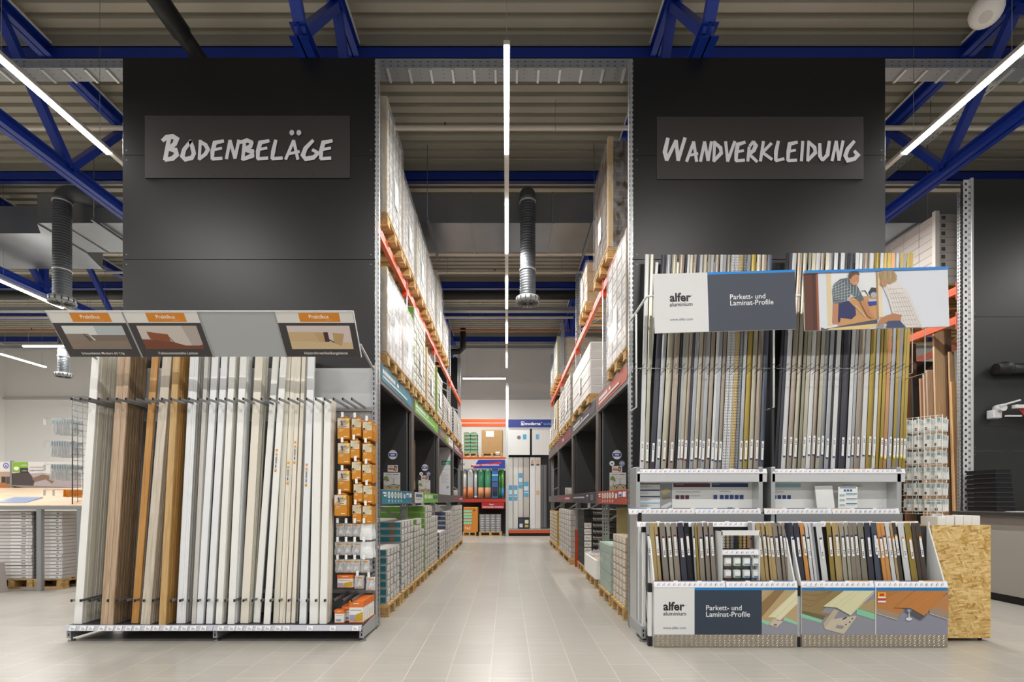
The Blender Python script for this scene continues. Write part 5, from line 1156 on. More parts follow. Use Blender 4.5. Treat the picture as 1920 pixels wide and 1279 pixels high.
# hanging signs in front of the long strips
def slanted_sign(px0, px1, pl, pb, pr_, kind, label):
    Y = 4.745; p = at(px0, pl, Y); q = at(px1, pr_, Y); r = (q-p).normalized(); u = Vector((0, 1, 0)).cross(r)*-1; u = r.cross(Vector((0, 1, 0)))*1
    if u.z < 0: u = -u
    h = (pb-pl)/F*Y; w = (q-p).length; o = p-u*h; t = thing('hanging_sign', label, 'sign', tuple(o)); d = Vector((0, 1, 0))
    V = [o, o+r*w, o+r*w+u*h, o+u*h]; V += [v+d*.012 for v in V]
    MB().add(V, [(0,1,2,3), (7,6,5,4), (0,4,5,1), (1,5,6,2), (2,6,7,3), (3,7,4,0)], WHP).build('board', t)
    if kind == 1:
        s = Sheet(o, r, u, w, h, (0, 0, 1315, 560)); s.rect(0, 0, 495, 560, '#dcdddd'); s.rect(495, 0, 505, 560, '#f4f4f4'); s.rect(500, -5, 1315, 22, '#1089dc'); s.rect(500, 22, 1315, 560, '#414754')
        s.text('alfer', 145, 265, '#222226', w=198, bold=.032); s.text('®', 345, 218, '#55555a', w=10); s.text('aluminium', 143, 312, '#2e2e33', w=212, bold=.012); s.text('www.alfer.com', 140, 448, '#606066', w=215)
        s.text('Parkett- und', 705, 262, '#eceef0', w=328, bold=.006); s.text('Laminat-Profile', 705, 320, '#eceef0', w=402, bold=.006)
    else:
        s = Sheet(o, r, u, w, h, (0, 0, 1735, 735)); R = s.rect; P = s.poly; L = s.line
        R(0, 0, 1735, 735, '#dcdee3'); R(0, 30, 175, 735, '#5c3122'); R(100, 30, 145, 735, '#4a2519'); R(150, 30, 175, 735, '#9a5432'); R(175, 30, 270, 735, '#d6dbe2'); R(270, 30, 330, 690, '#d9c7a2'); R(330, 30, 870, 600, '#dfe1e2')
        P([(330, 600), (560, 330), (870, 330), (870, 640), (400, 690)], '#c4935f'); [L([(420+i*60, 640-i*20), (640+i*50, 380)], 3, '#b07f4c') for i in range(6)]
        P([(190, 700), (240, 720), (870, 620), (870, 680), (300, 735), (190, 735)], '#4b4d55'); P([(260, 735), (300, 715), (870, 672), (870, 700), (760, 735)], '#d8bd84')
        R(870, 30, 892, 620, '#b08860'); R(892, 30, 935, 600, '#e2d2ae'); R(935, 30, 1735, 735, '#d7dae2')
        # saw in the back
        P([(770, 290), (810, 225), (868, 232), (868, 330), (800, 345)], '#34383f'); s.disc(835, 320, 38, 36, '#a9adb5'); R(770, 370, 868, 410, '#b9bcc4'); P([(760, 400), (868, 395), (868, 440), (780, 455)], '#2e3c94'); L([(690, 270), (730, 262), (770, 330)], 10, '#26282c')
        # kneeling person in a checked shirt
        P([(400, 400), (520, 370), (610, 470), (615, 560), (560, 610), (430, 585), (420, 640), (370, 660), (345, 600)], '#272a5e'); P([(340, 410), (410, 400), (400, 540), (395, 610), (400, 650), (345, 670), (330, 640)], '#b9805a')
        P([(335, 250), (360, 170), (440, 110), (520, 100), (580, 150), (640, 200), (665, 250), (720, 380), (690, 410), (620, 360), (570, 300), (500, 380), (440, 410), (345, 410)], '#55646d')
        for i in range(11): L([(345+i*36, 120+abs(5-i)*16), (345+i*34, 390-abs(4-i)*14)], 5, '#d5d9d8')
        for i in range(8): L([(345, 190+i*30), (460+i*26, 130+i*34)], 5, '#cfd4d4')
        P([(665, 400), (715, 375), (790, 540), (830, 600), (790, 610), (745, 570)], '#b9805a'); P([(540, 100), (560, 60), (630, 50), (660, 90), (660, 140), (640, 190), (590, 200), (550, 160)], '#c08a66'); P([(530, 100), (540, 45), (590, 22), (655, 30), (670, 75), (620, 60), (575, 90), (560, 120)], '#5b4332'); L([(608, 165), (640, 168)], 5, '#e9e2dc'); s.disc(634, 110, 4, 4, '#3a2a20')
        L([(610, 450), (730, 590)], 9, '#c9ccd2')
        # second person from behind
        P([(935, 200), (1020, 150), (1130, 190), (1240, 300), (1310, 470), (1400, 700), (1340, 735), (1190, 735), (1080, 690), (1050, 560), (1010, 400)], '#dad4cf')
        for i in range(9): L([(960+i*34, 190+i*22), (1090+i*36, 720)], 3, '#9b9393')
        for i in range(9): L([(1000+i*14, 260+i*55), (1180+i*22, 250+i*56)], 3, '#a39b9b')
        P([(910, 180), (935, 220), (970, 230), (1010, 170), (990, 130), (920, 130)], '#b98664'); P([(905, 40), (960, 25), (1060, 25), (1110, 90), (1105, 150), (1060, 180), (1020, 200), (985, 160), (950, 185), (925, 140), (905, 100)], '#a88d66'); [L([(940+i*30, 35), (930+i*34, 130)], 5, '#c9b389' if i % 2 else '#77603f') for i in range(6)]
        P([(1060, 560), (1150, 580), (1140, 650), (1000, 650), (900, 700), (870, 690), (890, 620), (980, 580)], '#b47c55'); P([(990, 650), (1130, 650), (1200, 735), (960, 735)], '#3d4a6b'); P([(830, 735), (870, 700), (930, 690), (945, 720), (900, 735)], '#8e9199')
        R(0, 0, 1735, 28, '#1d86d8')
    s.build('print', t)
slanted_sign(1225, 1490, 514, 625, 506, 1, 'hanging sign with white and slate halves and blue edge, left before the strips')
slanted_sign(1506, 1776, 509, 620.5, 501, 2, 'hanging sign with photo of two people kneeling on a floor')
# small accessories cabinet inside the left front bin
t = thing('accessory_insert', 'white rack insert with perforated samples and little packs in the left front bin', 'rack', (1.98, 4.66, .16))
xa, xb = ax(1350, 4.64), ax(1421, 4.64)
MB().box(xa, xb, 4.60, 4.75, .16, .17, WHP).box(xa, xa+.006, 4.60, 4.75, .16, 1.02, WHP).box(xb-.006, xb, 4.60, 4.75, .16, 1.02, WHP).box(xa, xb, 4.60, 4.61, .985, 1.03, WHP).build('frame', t)
MB().box(xa, xb, 4.70, 4.703, .5, .84, PEG).build('pegboard', t)
strip(t, xa+.006, xb-.006, 4.605, .81, .05, 77, ['#9a9ab0', '#e3e3e6'], tilt=.2)
for i, c in enumerate(('white', 'sand', 'grey', 'black', 'gold', 'sand', 'copper', 'dark brown')):
    x = xa+.03+i*.038; m = PERF[c] if c in PERF else pmat(c); tag(MB().box(x, x+.026, 4.665, 4.668, .865, .985, m).build('sample_strip'), f'{["leftmost","second","third","fourth","fifth","sixth","seventh","rightmost"][i]} short sample strip above the little packs in the bin', 'trim strip')
PKC = ['#b98a6a', '#3f9a5c', '#e3e6ea', '#dfe6ee']
for r_, z in enumerate((.708, .598)):
    for i in range(4):
        x = xa+.035+i*.085; tt = thing('screw_pack', f'little clear screw pack, {["upper", "lower"][r_]} row, {["first", "second", "third", "fourth"][i]} from left in the bin', 'pack', (x+.03, 4.63, z))
        MB().box(x, x+.062, 4.625, 4.66, z, z+.075, M('#cfd6d2', .2), .006).build('blister', tt); MB().box(x+.008, x+.056, 4.622, 4.625, z+.012, z+.06, M('#eceef0', .5)).box(x+.008, x+.056, 4.6215, 4.6225, z+.012, z+.022, M('#5a86c4' if i > 1 else PKC[i], .5)).build('card', tt)
        MB().tube([(x+.03, 4.70, z+.08), (x+.03, 4.62, z+.08)], .002, STEEL, 5).build('peg', tt)
# leaflets in the info niche
t = thing('leaflet_holder', 'blank white board leaning in the right information niche', 'board', (ax(1548, 4.99), 4.99, 1.187))
MB().bar((ax(1548, 5.0), 4.99, 1.19), (ax(1546, 5.0), 5.02, 1.44), .17, .008, WHP, up=(0, 1, 0)).build('board', t)
x0 = ax(1570, 5.0); t = thing('price_leaflet', 'white leaflet with blue lines standing in the right information niche', 'leaflet', (x0+.09, 4.98, 1.187)); MB().box(x0, x0+.185, 4.985, 4.99, 1.187, 1.43, PAPER).build('sheet', t)
s = Sheet((x0, 4.985, 1.187), (1, 0, 0), (0, 0, 1), .185, .243, (0, 0, 150, 195)); s.rect(12, 4, 140, 12, '#2f6b97')
for i in range(4): s.rect(60, 52+i*38, 145, 59+i*38, '#2f7ba0'); s.rect(10, 58+i*38, 50, 74+i*38, '#9fc0cf'); s.rect(60, 66+i*38, 130, 68+i*38, '#b4b6ba')
for i in range(3): s.rect(42+i*24, 20, 58+i*24, 36, '#3f6f9a')
s.rect(0, 184, 150, 195, '#3f8cba'); s.build('print', t)

# =====================================================================
# RIGHT SIDE: chipboard cabinet, wire rack, far rack, counter
# =====================================================================
def osb():
    m = bpy.data.materials.new('osb_board'); m.use_nodes = True; nt = m.node_tree; b = nt.nodes['Principled BSDF']; L = nt.links.new
    tc = nt.nodes.new('ShaderNodeTexCoord'); out = None
    for i, (rot, sc) in enumerate(((.35, (11, 1, 48)), (-.6, (14, 1, 60)), (1.2, (12, 1, 55)), (-1.15, (13, 1, 62)), (.1, (18, 1, 75)))):
        mp = nt.nodes.new('ShaderNodeMapping'); mp.inputs['Rotation'].default_value = (0, rot, 0); L(tc.outputs['Object'], mp.inputs[0])
        m2 = nt.nodes.new('ShaderNodeMapping'); m2.inputs['Scale'].default_value = sc; L(mp.outputs[0], m2.inputs[0])
        n = nt.nodes.new('ShaderNodeTexNoise'); n.inputs['Scale'].default_value = 3; L(m2.outputs[0], n.inputs['Vector'])
        v = nt.nodes.new('ShaderNodeTexVoronoi'); v.inputs['Scale'].default_value = 1; v.inputs['Randomness'].default_value = 1; L(m2.outputs[0], v.inputs['Vector'])
        sp = nt.nodes.new('ShaderNodeSeparateColor'); L(v.outputs['Color'], sp.inputs[0])
        r = ramp(nt, [(0, '#a17a3c'), (.12, '#c39c58'), (.5, '#d6b574'), (.8, '#e3c88e'), (.97, '#b9903f')]); L(sp.outputs[0], r.inputs[0])
        if out is None: out = r.outputs[0]
        else:
            mx = nt.nodes.new('ShaderNodeMix'); mx.data_type = 'RGBA'; gt = nt.nodes.new('ShaderNodeMath'); gt.operation = 'GREATER_THAN'; gt.inputs[1].default_value = .55
            L(sp.outputs[1], gt.inputs[0]); L(gt.outputs[0], mx.inputs['Factor']); L(out, mx.inputs['A']); L(r.outputs[0], mx.inputs['B']); out = mx.outputs['Result']
    L(out, b.inputs['Base Color']); b.inputs['Roughness'].default_value = .6; return m
OSB = osb()
t = thing('chipboard_cabinet', 'raw oriented strand board cabinet beside the right trim display', 'cabinet', (4.18, 5.0, 0))
MB().box(3.915, 4.452, 4.734, 4.752, .03, 1.07, OSB).build('front_board', t); MB().box(3.915, 3.933, 4.752, 5.25, .03, 1.07, OSB).box(4.434, 4.452, 4.752, 5.25, .03, 1.07, OSB).build('side_board', t)
MB().box(3.915, 4.434, 4.752, 5.25, 1.0, 1.018, OSB).build('top_board', t)
MB().box(3.933, 4.434, 4.752, 5.25, .03, .05, OSB).build('bottom_board', t)
for x, y in ((3.96, 4.8), (4.41, 4.8), (3.96, 5.2), (4.41, 5.2)): MB().tube([(x-.01, y, .018), (x+.01, y, .018)], .018, BLACK, 12).build('castor', t)
for z in (.42, .84): MB().box(4.452, 4.475, 4.76, 4.80, z, z+.05, BLACK, .004).build('latch', t)
for i in range(5):
    x = 4.02+i*.078+(.01 if i > 1 else 0); tag(MB().box(x, x+.075, 4.80, 5.0, 1.018, 1.155-.008*(i < 2), M('#e8e8e5', .5), .002).build('small_carton'), f'{["leftmost","second","middle","fourth","rightmost"][i]} small white box on top of the chipboard cabinet', 'box')
# wire grid stand with hanging cards
p0 = Vector((3.925, 5.12, 0)); p1 = Vector((4.115, 4.86, 0)); d = (p1-p0); Lg = d.length; d.normalize(); nrm = Vector((d.y, -d.x, 0)); nrm = nrm if nrm.x > 0 else -nrm
WW = M('#ded8c8', .4); t = thing('wire_grid_stand', 'cream wire grid rack hung with white cards, on the chipboard cabinet', 'rack', tuple((p0+p1)/2+Vector((0, 0, 1.018))))
mb = MB()
for i in range(8): a = p0+d*(Lg*i/7); mb.tube([a+Vector((0, 0, 1.16)), a+Vector((0, 0, 2.11))], .003, WW, 6)
for i in range(17): z = 1.17+i*.0585; mb.tube([p0+Vector((0, 0, z)), p1+Vector((0, 0, z))], .0026, WW, 6)
mb.build('wire_grid', t)
for a in (p0, p1): MB().tube([a+Vector((0, 0, 1.018)), a+Vector((0, 0, 1.17))], .006, WW, 8).build('leg', t)
def card_proto():
    c = thing('hanging_card', '', 'card', (0, 0, 0)); MB().box(-.0015, .0015, -.026, .026, -.12, 0, M('#e9e9e6', .5)).build('card', c)
    MB().box(-.004, .0045, -.022, .022, -.115, -.06, M('#f2f2f0', .3), .002).box(.0016, .002, -.02, .02, -.05, -.01, M('#8fb0bd', .4)).build('blister', c)
    MB().box(-.003, -.0018, -.02, .004, -.045, -.006, M('#7fa2b0', .4)).box(-.0045, -.003, .0, .02, -.11, -.085, M('#4a403c', .5)).build('card_print', c); return c
CP = card_proto(); ang = math.atan2(nrm.y, nrm.x); firstc = [1]; ROWN = ['top', 'second', 'third', 'fourth', 'fifth', 'lowest']
for r_, zt in enumerate((2.09, 1.93, 1.775, 1.62, 1.465, 1.31)):
    for c_ in range(4):
        a = p0+d*(Lg*(c_+.5)/4); MB().tube([a+Vector((0, 0, zt+.01)), a+nrm*.29+Vector((0, 0, zt+.01)), a+nrm*.30+Vector((0, 0, zt+.03))], .0025, STEEL, 5).build('peg', t)
        MB().box(-.001, .001, -.012, .012, -.03, .03, M('#f3f3f3', .4)).build('tag', t) if 0 else None
        for k in range(6 if r_ != 2 else 5):
            q = a+nrm*(.025+.046*k)+Vector((0, 0, zt))
            if firstc[0]: o = CP; firstc[0] = 0
            else: o = copy_tree(CP)
            o.location = q; o.rotation_euler = (random.uniform(-.05, .05), 0, ang+random.uniform(-.06, .06)); ORG[o] = q
            o['label'] = f'white hanging card on the {ROWN[r_]} peg row of the cream wire grid'; o['group'] = f'cards on the {ROWN[r_]} peg row'
for k in range(8):
    q = p0+d*(Lg*.75)+nrm*(.03+.03*k)+Vector((0, 0, 1.17)); tt = thing('hanging_bag', 'narrow clear bag hanging below the wire grid beside the white boxes', 'bag', tuple(q), 'narrow bags under the wire grid')
    MB().tube([q, q+Vector((0, 0, -.02)), q+Vector((.005, -.004, -.09)), q+Vector((.008, 0, -.125))], .012, M('#d7dadb', .25), 8, rr=[.006, .014, .016, .008]).build('bag_film', tt)
# far right rack
WPOST = holes('white_perforated_post', '#d6d8d8', 2, .085, .42, 0, .05, .6, metal=.1, stag=True)
t = thing('rack_corner_post', 'bright perforated steel post at the edge of the right black panel', 'post', (6.53, 7.3, 0)); MB().box(6.465, 6.565, 7.29, 7.292, 0, 5.84, WPOST).build('post_face', t); MB().box(6.565, 6.6, 7.27, 7.33, 1.16, 5.86, M('#d4d6d6', .35, .4), .004).build('edge_profile', t)
MB().box(6.465, 6.565, 7.33, 7.332, 0, 5.8, M('#4b4d4e', .5)).build('rear_flange', t)
rack(-1, 6.50, 'aisle at far right', (7.36, 10.1, 12.9, 15.7), (3.85, 4.28), ())
CG = M('#c4bdb8', .7, var=.04)
wrapped(6.46, -1, 7.75, 9.0, 4.56, 5.62, 4, 9, 'load of grey white cartons on the far right rack, beside the perforated post', None, base=CG, lab=None, end=CG, edge='#d8d4cc', mark=M('#5a5552', .7), film=False)
wrapped(6.46, -1, 9.1, 10.05, 4.56, 5.62, 4, 8, 'second load of white cartons on the far right rack', None, base=CG, lab=None, far=True)
for i in range(2): pallet(7.08, 8.4, 3.98+.145*i, .9, f'{["lower","upper"][i]} empty pallet stored under the beam of the far right rack', None, False, 1.16)
PLK = [(1702, 1728, 640, 8.7, 'walnut', '#6b4a33'), (1722, 1741, 706, 8.35, 'black', '#221c19'), (1737, 1747, 706, 8.2, 'pale brown', '#a07c60'), (1744, 1752, 698, 8.1, 'light grey oak', '#b39a82'), (1750, 1767, 690, 8.0, 'taupe oak', '#a68c76'),
       (1763, 1789, 614, 7.9, 'light oak', '#bb9d7b'), (1786, 1796, 612, 7.85, 'dark edged', '#5c4636'), (1793, 1802, 655, 7.75, 'tan', '#b5946e'), (1797, 1806, 712, 7.6, 'golden beech', '#c49b6a')]
for l_, r_, tp, Y, nm, hx in PLK:
    m = wood('plank_'+nm.replace(' ', '_'), [(.3, hx), (.7, '#%02x%02x%02x' % tuple(min(255, int(int(hx[i:i+2], 16)*1.18)) for i in (1, 3, 5)))], (12, 12, .8)); x0, x1 = ax(l_, Y), ax(r_, Y); H = az(tp, Y)
    tag(MB().prism([(Y, 0), (Y+.03, 0), (Y+.15, H), (Y+.12, H)], 'x', x0, x1, m).build('decor_panel'), f'{nm} decor panel leaning upright in the far right rack', 'panel')
tag(MB().box(6.62, 7.6, 8.9, 8.95, 0, 3.7, M('#2a1c15', .6)).build('backing_board'), 'dark brown board behind the upright decor panels', 'board')
# counter
GRAN = M('#3a3835', .3, var=.35, vscale=90)
t = thing('service_counter', 'grey service counter with dark granite top at far right', 'counter', (6.9, 6.2, 0))
MB().box(6.32, 7.5, 4.9, 7.2, .1, 1.1, M('#a39d97', .5, var=.03), .004).build('body', t); MB().box(6.36, 7.5, 4.9, 7.18, 0, .1, BLACK).build('plinth', t); MB().box(6.26, 7.5, 4.86, 7.24, 1.1, 1.15, GRAN, .006).build('top', t)
MB().box(6.314, 6.32, 4.9, 7.2, .99, 1.1, M('#8a847e', .5)).build('apron', t)
for i in range(9):
    z = 1.151+.062*i; sh = .012*(4-i)*.6
    tag(MB().prism([(6.42+sh*.3, 6.75), (6.62+sh, 6.72), (6.84+sh, 6.95), (6.62+sh, 7.2), (6.42+sh*.3, 7.2)], 'z', z, z+.008, M('#3d3d42', .25)).prism([(6.43+sh*.3, 6.76), (6.62+sh, 6.73), (6.62+sh, 7.19), (6.43+sh*.3, 7.19)], 'z', z+.008, z+.056, M('#131314', .3)).build('letter_tray'),
        f'{["lowest","second","third","fourth","fifth","sixth","seventh","eighth","topmost"][i]} black tray of the stack on the counter', 'tray')
tag(MB().prism([(6.62, 6.35), (6.92, 6.3), (6.95, 6.52), (6.66, 6.56)], 'z', 1.151, 1.163, M('#c93a63', .5)).build('paper_pad'), 'pink pad lying on the granite counter top', 'paper')
tag(MB().prism([(6.45, 6.5), (6.68, 6.45), (6.7, 6.62), (6.47, 6.68)], 'z', 1.151, 1.156, PAPER).build('paper_sheet'), 'white papers on the granite counter near the tray stack', 'paper')
# awning samples on the black panel
t = thing('awning_cassette', 'black rounded awning cassette fixed high on the right black panel', 'awning', (7.4, 7.2, 3.1))
z = az(692, 7.2); MB().tube([(6.84, 7.2, z), (6.98, 7.2, z+.01), (7.05, 7.2, z)], .07, BLACK, 18, rr=[.075, .1, .08]).build('end_cap', t); MB().tube([(7.03, 7.2, z), (8.3, 7.2, z)], .078, M('#1a1c1f', .35), 18).build('cassette', t)
t = thing('awning_sample', 'red awning sample with white arm bracket on the right black panel', 'awning', (7.3, 7.1, 2.4))
z = az(765, 7.15); WT = M('#d9dadb', .35)
MB().box(6.78, 6.9, 7.16, 7.28, z-.14, z-.02, WT, .01).tube([(6.86, 7.1, z), (6.86, 7.22, z)], .05, WT, 14).bar((6.8, 7.1, z+.02), (7.08, 7.1, z+.1), .03, .02, WT).bar((6.88, 7.1, z-.12), (7.1, 7.1, z-.12), .02, .02, WT).build('arm_bracket', t)
MB().box(6.98, 8.3, 7.05, 7.12, z-.02, z+.03, WT, .006).build('front_rail', t); MB().prism([(7.05, z-.02), (8.3, z-.02), (8.3, z-.2), (7.18, z-.17)], 'y', 7.09, 7.10, M('#b23a30', .6)).build('red_fabric', t)

# =====================================================================
# FAR END OF THE AISLE
# =====================================================================
YE = 18.7
t = thing('pallet_rack', 'orange and grey rack across the far end of the aisle', 'rack', (0, YE, 0))
for px in (951, 868-70, 1078): x = ax(px, YE); MB().box(x-.05, x+.05, YE, YE+.002, 0, az(718, YE), holes('far_post', '#c4c6c6', 2, .09, .35, 0, .05, .35, metal=.4, stag=True) if px == 951 else STEEL_D).build('post', t)
xl, xm, xr = ax(800, YE), ax(948, YE), ax(1076, YE)
for z0, z1 in ((az(792, YE), az(786, YE)), (az(800, YE), az(794, YE))): MB().box(xl, xm, YE, YE+.05, z0, z1, ORANGE, .004).build('beam', t)
MB().box(xl, xm, YE, YE+.05, az(861, YE), az(857, YE), ORANGE).build('beam', t)
MB().box(xl, xm, YE, YE+.05, az(942, YE), az(934, YE), RED, .004).build('beam', t); MB().box(xl, xm, YE, YE+1, az(934, YE)-.02, az(934, YE), M('#6a6460', .6)).build('shelf', t)
MB().box(xl, xm, YE+1.0, YE+1.02, .02, az(880, YE), M('#4b4643', .7)).build('rear_board', t)
MB().box(xm+.1, xr, YE-.02, YE+.05, az(1000, YE), az(994, YE), ORANGE, .004).build('beam', t); MB().box(xm+.1, xr, YE+.03, YE+.9, 0, az(1000, YE), BLACK).build('plinth', t); MB().box(xm+.1, xr, YE-.02, YE+.9, az(994, YE), az(992.4, YE), STEEL).build('shelf', t)
MB().box(xm+.1, xr, YE+.5, YE+.52, az(992, YE), az(800, YE), M('#2b2b2d', .5)).build('rear_board', t)
def esheet(name, label, px0, px1, py0, py1, Y, cat='sign', base='#dddddd'):
    x0, x1, z1, z0 = ax(px0, Y), ax(px1, Y), az(py0, Y), az(py1, Y); t = thing(name, label, cat, ((x0+x1)/2, Y, z0)); MB().box(x0, x1, Y, Y+.015, z0, z1, M(base, .5)).build('board', t)
    return t, Sheet((x0, Y, z0), (1, 0, 0), (0, 0, 1), x1-x0, z1-z0, (px0, py0, px1, py1), lift=.004)
t, s = esheet('aisle_sign', 'blue and grey sign with slanted red band at the far end', 830, 947, 862.5, 878.5, YE-.03, base='#c9c6c0')
s.poly([(897, 862.5), (947, 862.5), (947, 878.5), (887, 878.5)], '#1e3a9e'); s.text('BODEN', 851, 872.5, '#1c3378', h=4.2, bold=.015); s.poly([(883, 872.5), (940, 866), (940, 869.5), (883, 876)], '#c3272f'); s.text('Parkett- / Laminatunterlagen', 886, 873.2, '#f2eeee', w=50, bold=.02); s.build('print', t)
t, s = esheet('shelf_sign', 'small red hanging sign under the red beam at the far end', 903, 945.5, 942.5, 954, YE-.03, base='#b01f2a')
s.text('Vinyl-/', 917, 947.2, '#f5eeee', h=2.6, bold=.02); s.text('Designboden-Unterlage', 905, 951.8, '#f5eeee', w=38.5, bold=.02); s.build('lettering', t)
t, s = esheet('brand_sign', 'dark blue sign with white lettering above the panelling at the far end', 953, 1040, 786.5, 801.5, YE-.05, base='#20307f')
s.rect(977, 790.5, 983, 797.5, '#e8eaf2'); s.rect(978, 791.5, 982, 796.5, '#20307f'); s.rect(979, 793, 981, 797, '#e8eaf2'); s.text('moderna', 984.5, 797, '#f0f2f8', w=29, bold=.012); s.text('®', 1014.5, 793.5, '#f0f2f8', w=1.8); s.text('wohnen', 1019, 797, '#6db4dc', h=5); s.build('lettering', t)
def zb_(py): return az(py, YE)
for a, b, c_, lab in ((953, 993.5, '#dcdcda', 'left'), (997.5, 1040, '#d3d1ce', 'right')):
    t, s = esheet('wall_panel_sample', f'large pale sample panel below the dark blue sign, {lab} one', a, b, 802.5, 853, YE-.01, 'panel', c_)
    if lab == 'left': s.disc(973, 820.5, 3.6, 3.6, '#6f6f6f'); s.rect(980.5, 814.5, 987, 824, '#4aa0cc')
    else: s.rect(1005, 814.5, 1011, 824, '#4aa0cc'); [s.line([(999+i*5, 803), (999+i*5, 853)], .5, '#c3c0bd') for i in range(7)]
    s.build('print', t)
for i, (a, b, top, c_) in enumerate(((953, 961.5, 857, '#d9d8d3'), (962.5, 971, 857, '#d6d6d2'), (971.5, 980.5, 857, '#cdcac4'), (981.5, 992, 857, '#b9b3ad'), (993.5, 1003, 857, '#dcdcdc'), (1003.5, 1013.5, 857, '#cfc8c3'))):
    z0 = zb_(992); zt = zb_(top); Y = YE+.12; x0, x1 = ax(a, Y), ax(b, Y)
    t = thing('wall_cladding_board', f'{["leftmost","second","third","fourth","fifth","sixth"][i]} tall pale cladding board standing under the sample panels', 'board', ((x0+x1)/2, Y, z0)); MB().box(x0, x1, Y, Y+.14, z0+.002, zt, M(c_, .5), .004).build('board', t)
    s = Sheet((x0, Y, z0), (1, 0, 0), (0, 0, 1), x1-x0, zt-z0, (a, top, b, 992), lift=.003); yy = (910, 910, 887, 903, 0, 920)[i]
    if i in (4, 5): s.rect(a+2, 862, b-2, 873, '#c9a98c'); s.rect(a+2, 870, b-2, 872.5, '#3b3550'); s.rect(a+2, yy or 880, b-2, (yy or 880)+8, '#d0a57c' if i == 5 else '#dcdcdc')
    if i < 4: s.rect(a+.8, yy, b-.8, yy+29, '#5a9fc4'); s.rect(a+1.4, yy+9, b-1.4, yy+17, '#c7d8e2'); s.rect(a+1, yy+20, b-1, yy+21, '#dfe8ee')
    s.build('label', t)
for i in range(4): tag(MB().box(ax(1015+i*2.6, YE+.2), ax(1016.6+i*2.6, YE+.2), YE+.2, YE+.26, zb_(990), zb_(871), M('#8d8f90', .4, .5)).build('metal_profile'), 'thin grey metal profile standing beside the cladding boards', 'profile', 'grey profiles beside the cladding boards')
t, s = esheet('leaflet_box', 'small dark box with leaflets in front of the cladding boards', 971.5, 992.5, 970, 991, YE+.05, 'box', '#2b2b30'); s.rect(973, 973, 980.5, 980, '#41414a'); s.rect(974, 982, 980, 989, '#c9d2e4'); s.rect(984, 975, 991, 982, '#d8d6cc'); s.rect(984, 984, 991, 989, '#b9aa5c'); s.build('print', t)
def far_box(name, label, px0, px1, py0, py1, Y, D, m, cat, group=None, bev=.01):
    return tag(MB().box(ax(px0, Y), ax(px1, Y), Y, Y+D, az(py1, Y), az(py0, Y), m, bev).build(name), label, cat, group)
# upper row: green packs and a big kraft box on pallets
for k, (a, b) in enumerate(((868, 895), (902, 943))):
    pallet((ax(a, YE)+ax(b, YE))/2, YE+.45, az(857, YE)+.0, .9, f'{["left","right"][k]} pallet on the end rack beam', None, True, ax(b, YE)-ax(a, YE))
GP = M('#6fae90', .5); zp = az(857, YE)+.146; n = 6
for j in range(n):
    for i in range(2):
        x0 = ax(869, YE)+i*.25; z = zp+j*(az(810, YE)-zp)/n
        tag(MB().box(x0, x0+.24, YE+.05, YE+.8, z, z+(az(810, YE)-zp)/n-.01, GP, .02).box(x0+.03, x0+.2, YE+.045, YE+.05, z+.09, z+.12, M('#a8583c', .5)).build('underlay_pack'), 'green underlay pack in the wrapped stack on the end rack', 'pack', 'green packs on the end rack')
t = thing('kraft_box', 'big plain kraft cardboard box on the end rack', 'box', (ax(922, YE), YE+.4, zp)); MB().box(ax(903, YE), ax(943, YE), YE+.04, YE+.85, zp, az(805.5, YE), KRAFT, .02).build('box', t)
MB().box(ax(911, YE), ax(926, YE), YE+.035, YE+.039, az(819, YE), az(808, YE), PAPER).build('label', t); MB().box(ax(929, YE), ax(937, YE), YE+.035, YE+.039, az(853, YE), az(847, YE), PAPER).build('label', t)
# middle row: rolls
RL = [(868, 874, '#c9cbcb', '#cc7a4c', 'silver'), (876, 887, '#b9bcbd', '#cc7a4c', 'grey'), (888.5, 894, '#d4d6d8', '#cfd1d2', 'foil'), (896, 907, '#3f8a63', '#c98a60', 'green'), (908.5, 920, '#4a9a70', '#c98a60', 'mid green'), (935.5, 938.5, '#4c9a3c', '#4c9a3c', 'leaf green'), (939.5, 945, '#5aa548', '#3f8ac0', 'bright green')]
zr = az(934, YE)
for i, (a, b, c1, c2, nm) in enumerate(RL):
    x = (ax(a, YE)+ax(b, YE))/2; r = (ax(b, YE)-ax(a, YE))/2; t = thing('underlay_roll', f'{nm} upright underlay roll on the shelf under the blue sign', 'roll', (x, YE+.2, zr)); MB().tube([(x, YE+.2, zr), (x, YE+.2, az(880, YE))], r, M(c1, .35), 14).build('roll', t)
    MB().tube([(x, YE+.2, zr+.01), (x, YE+.2, az(914 if i != 2 else 930, YE))], r+.004, M(c2, .5), 14).build('wrapper', t)
t, s = esheet('floor_display', 'narrow blue carton with dark compartments on the shelf under the blue sign', 922, 934, 879, 933.5, YE+.06, 'display', '#2f7cc0'); s.rect(923, 902, 933, 931, '#2b3350'); s.rect(923.5, 904, 932.5, 913, '#4a5a94'); s.rect(923.5, 922, 932.5, 931, '#1c2133'); s.rect(922, 890, 934, 892, '#dfe8f0'); s.build('print', t)
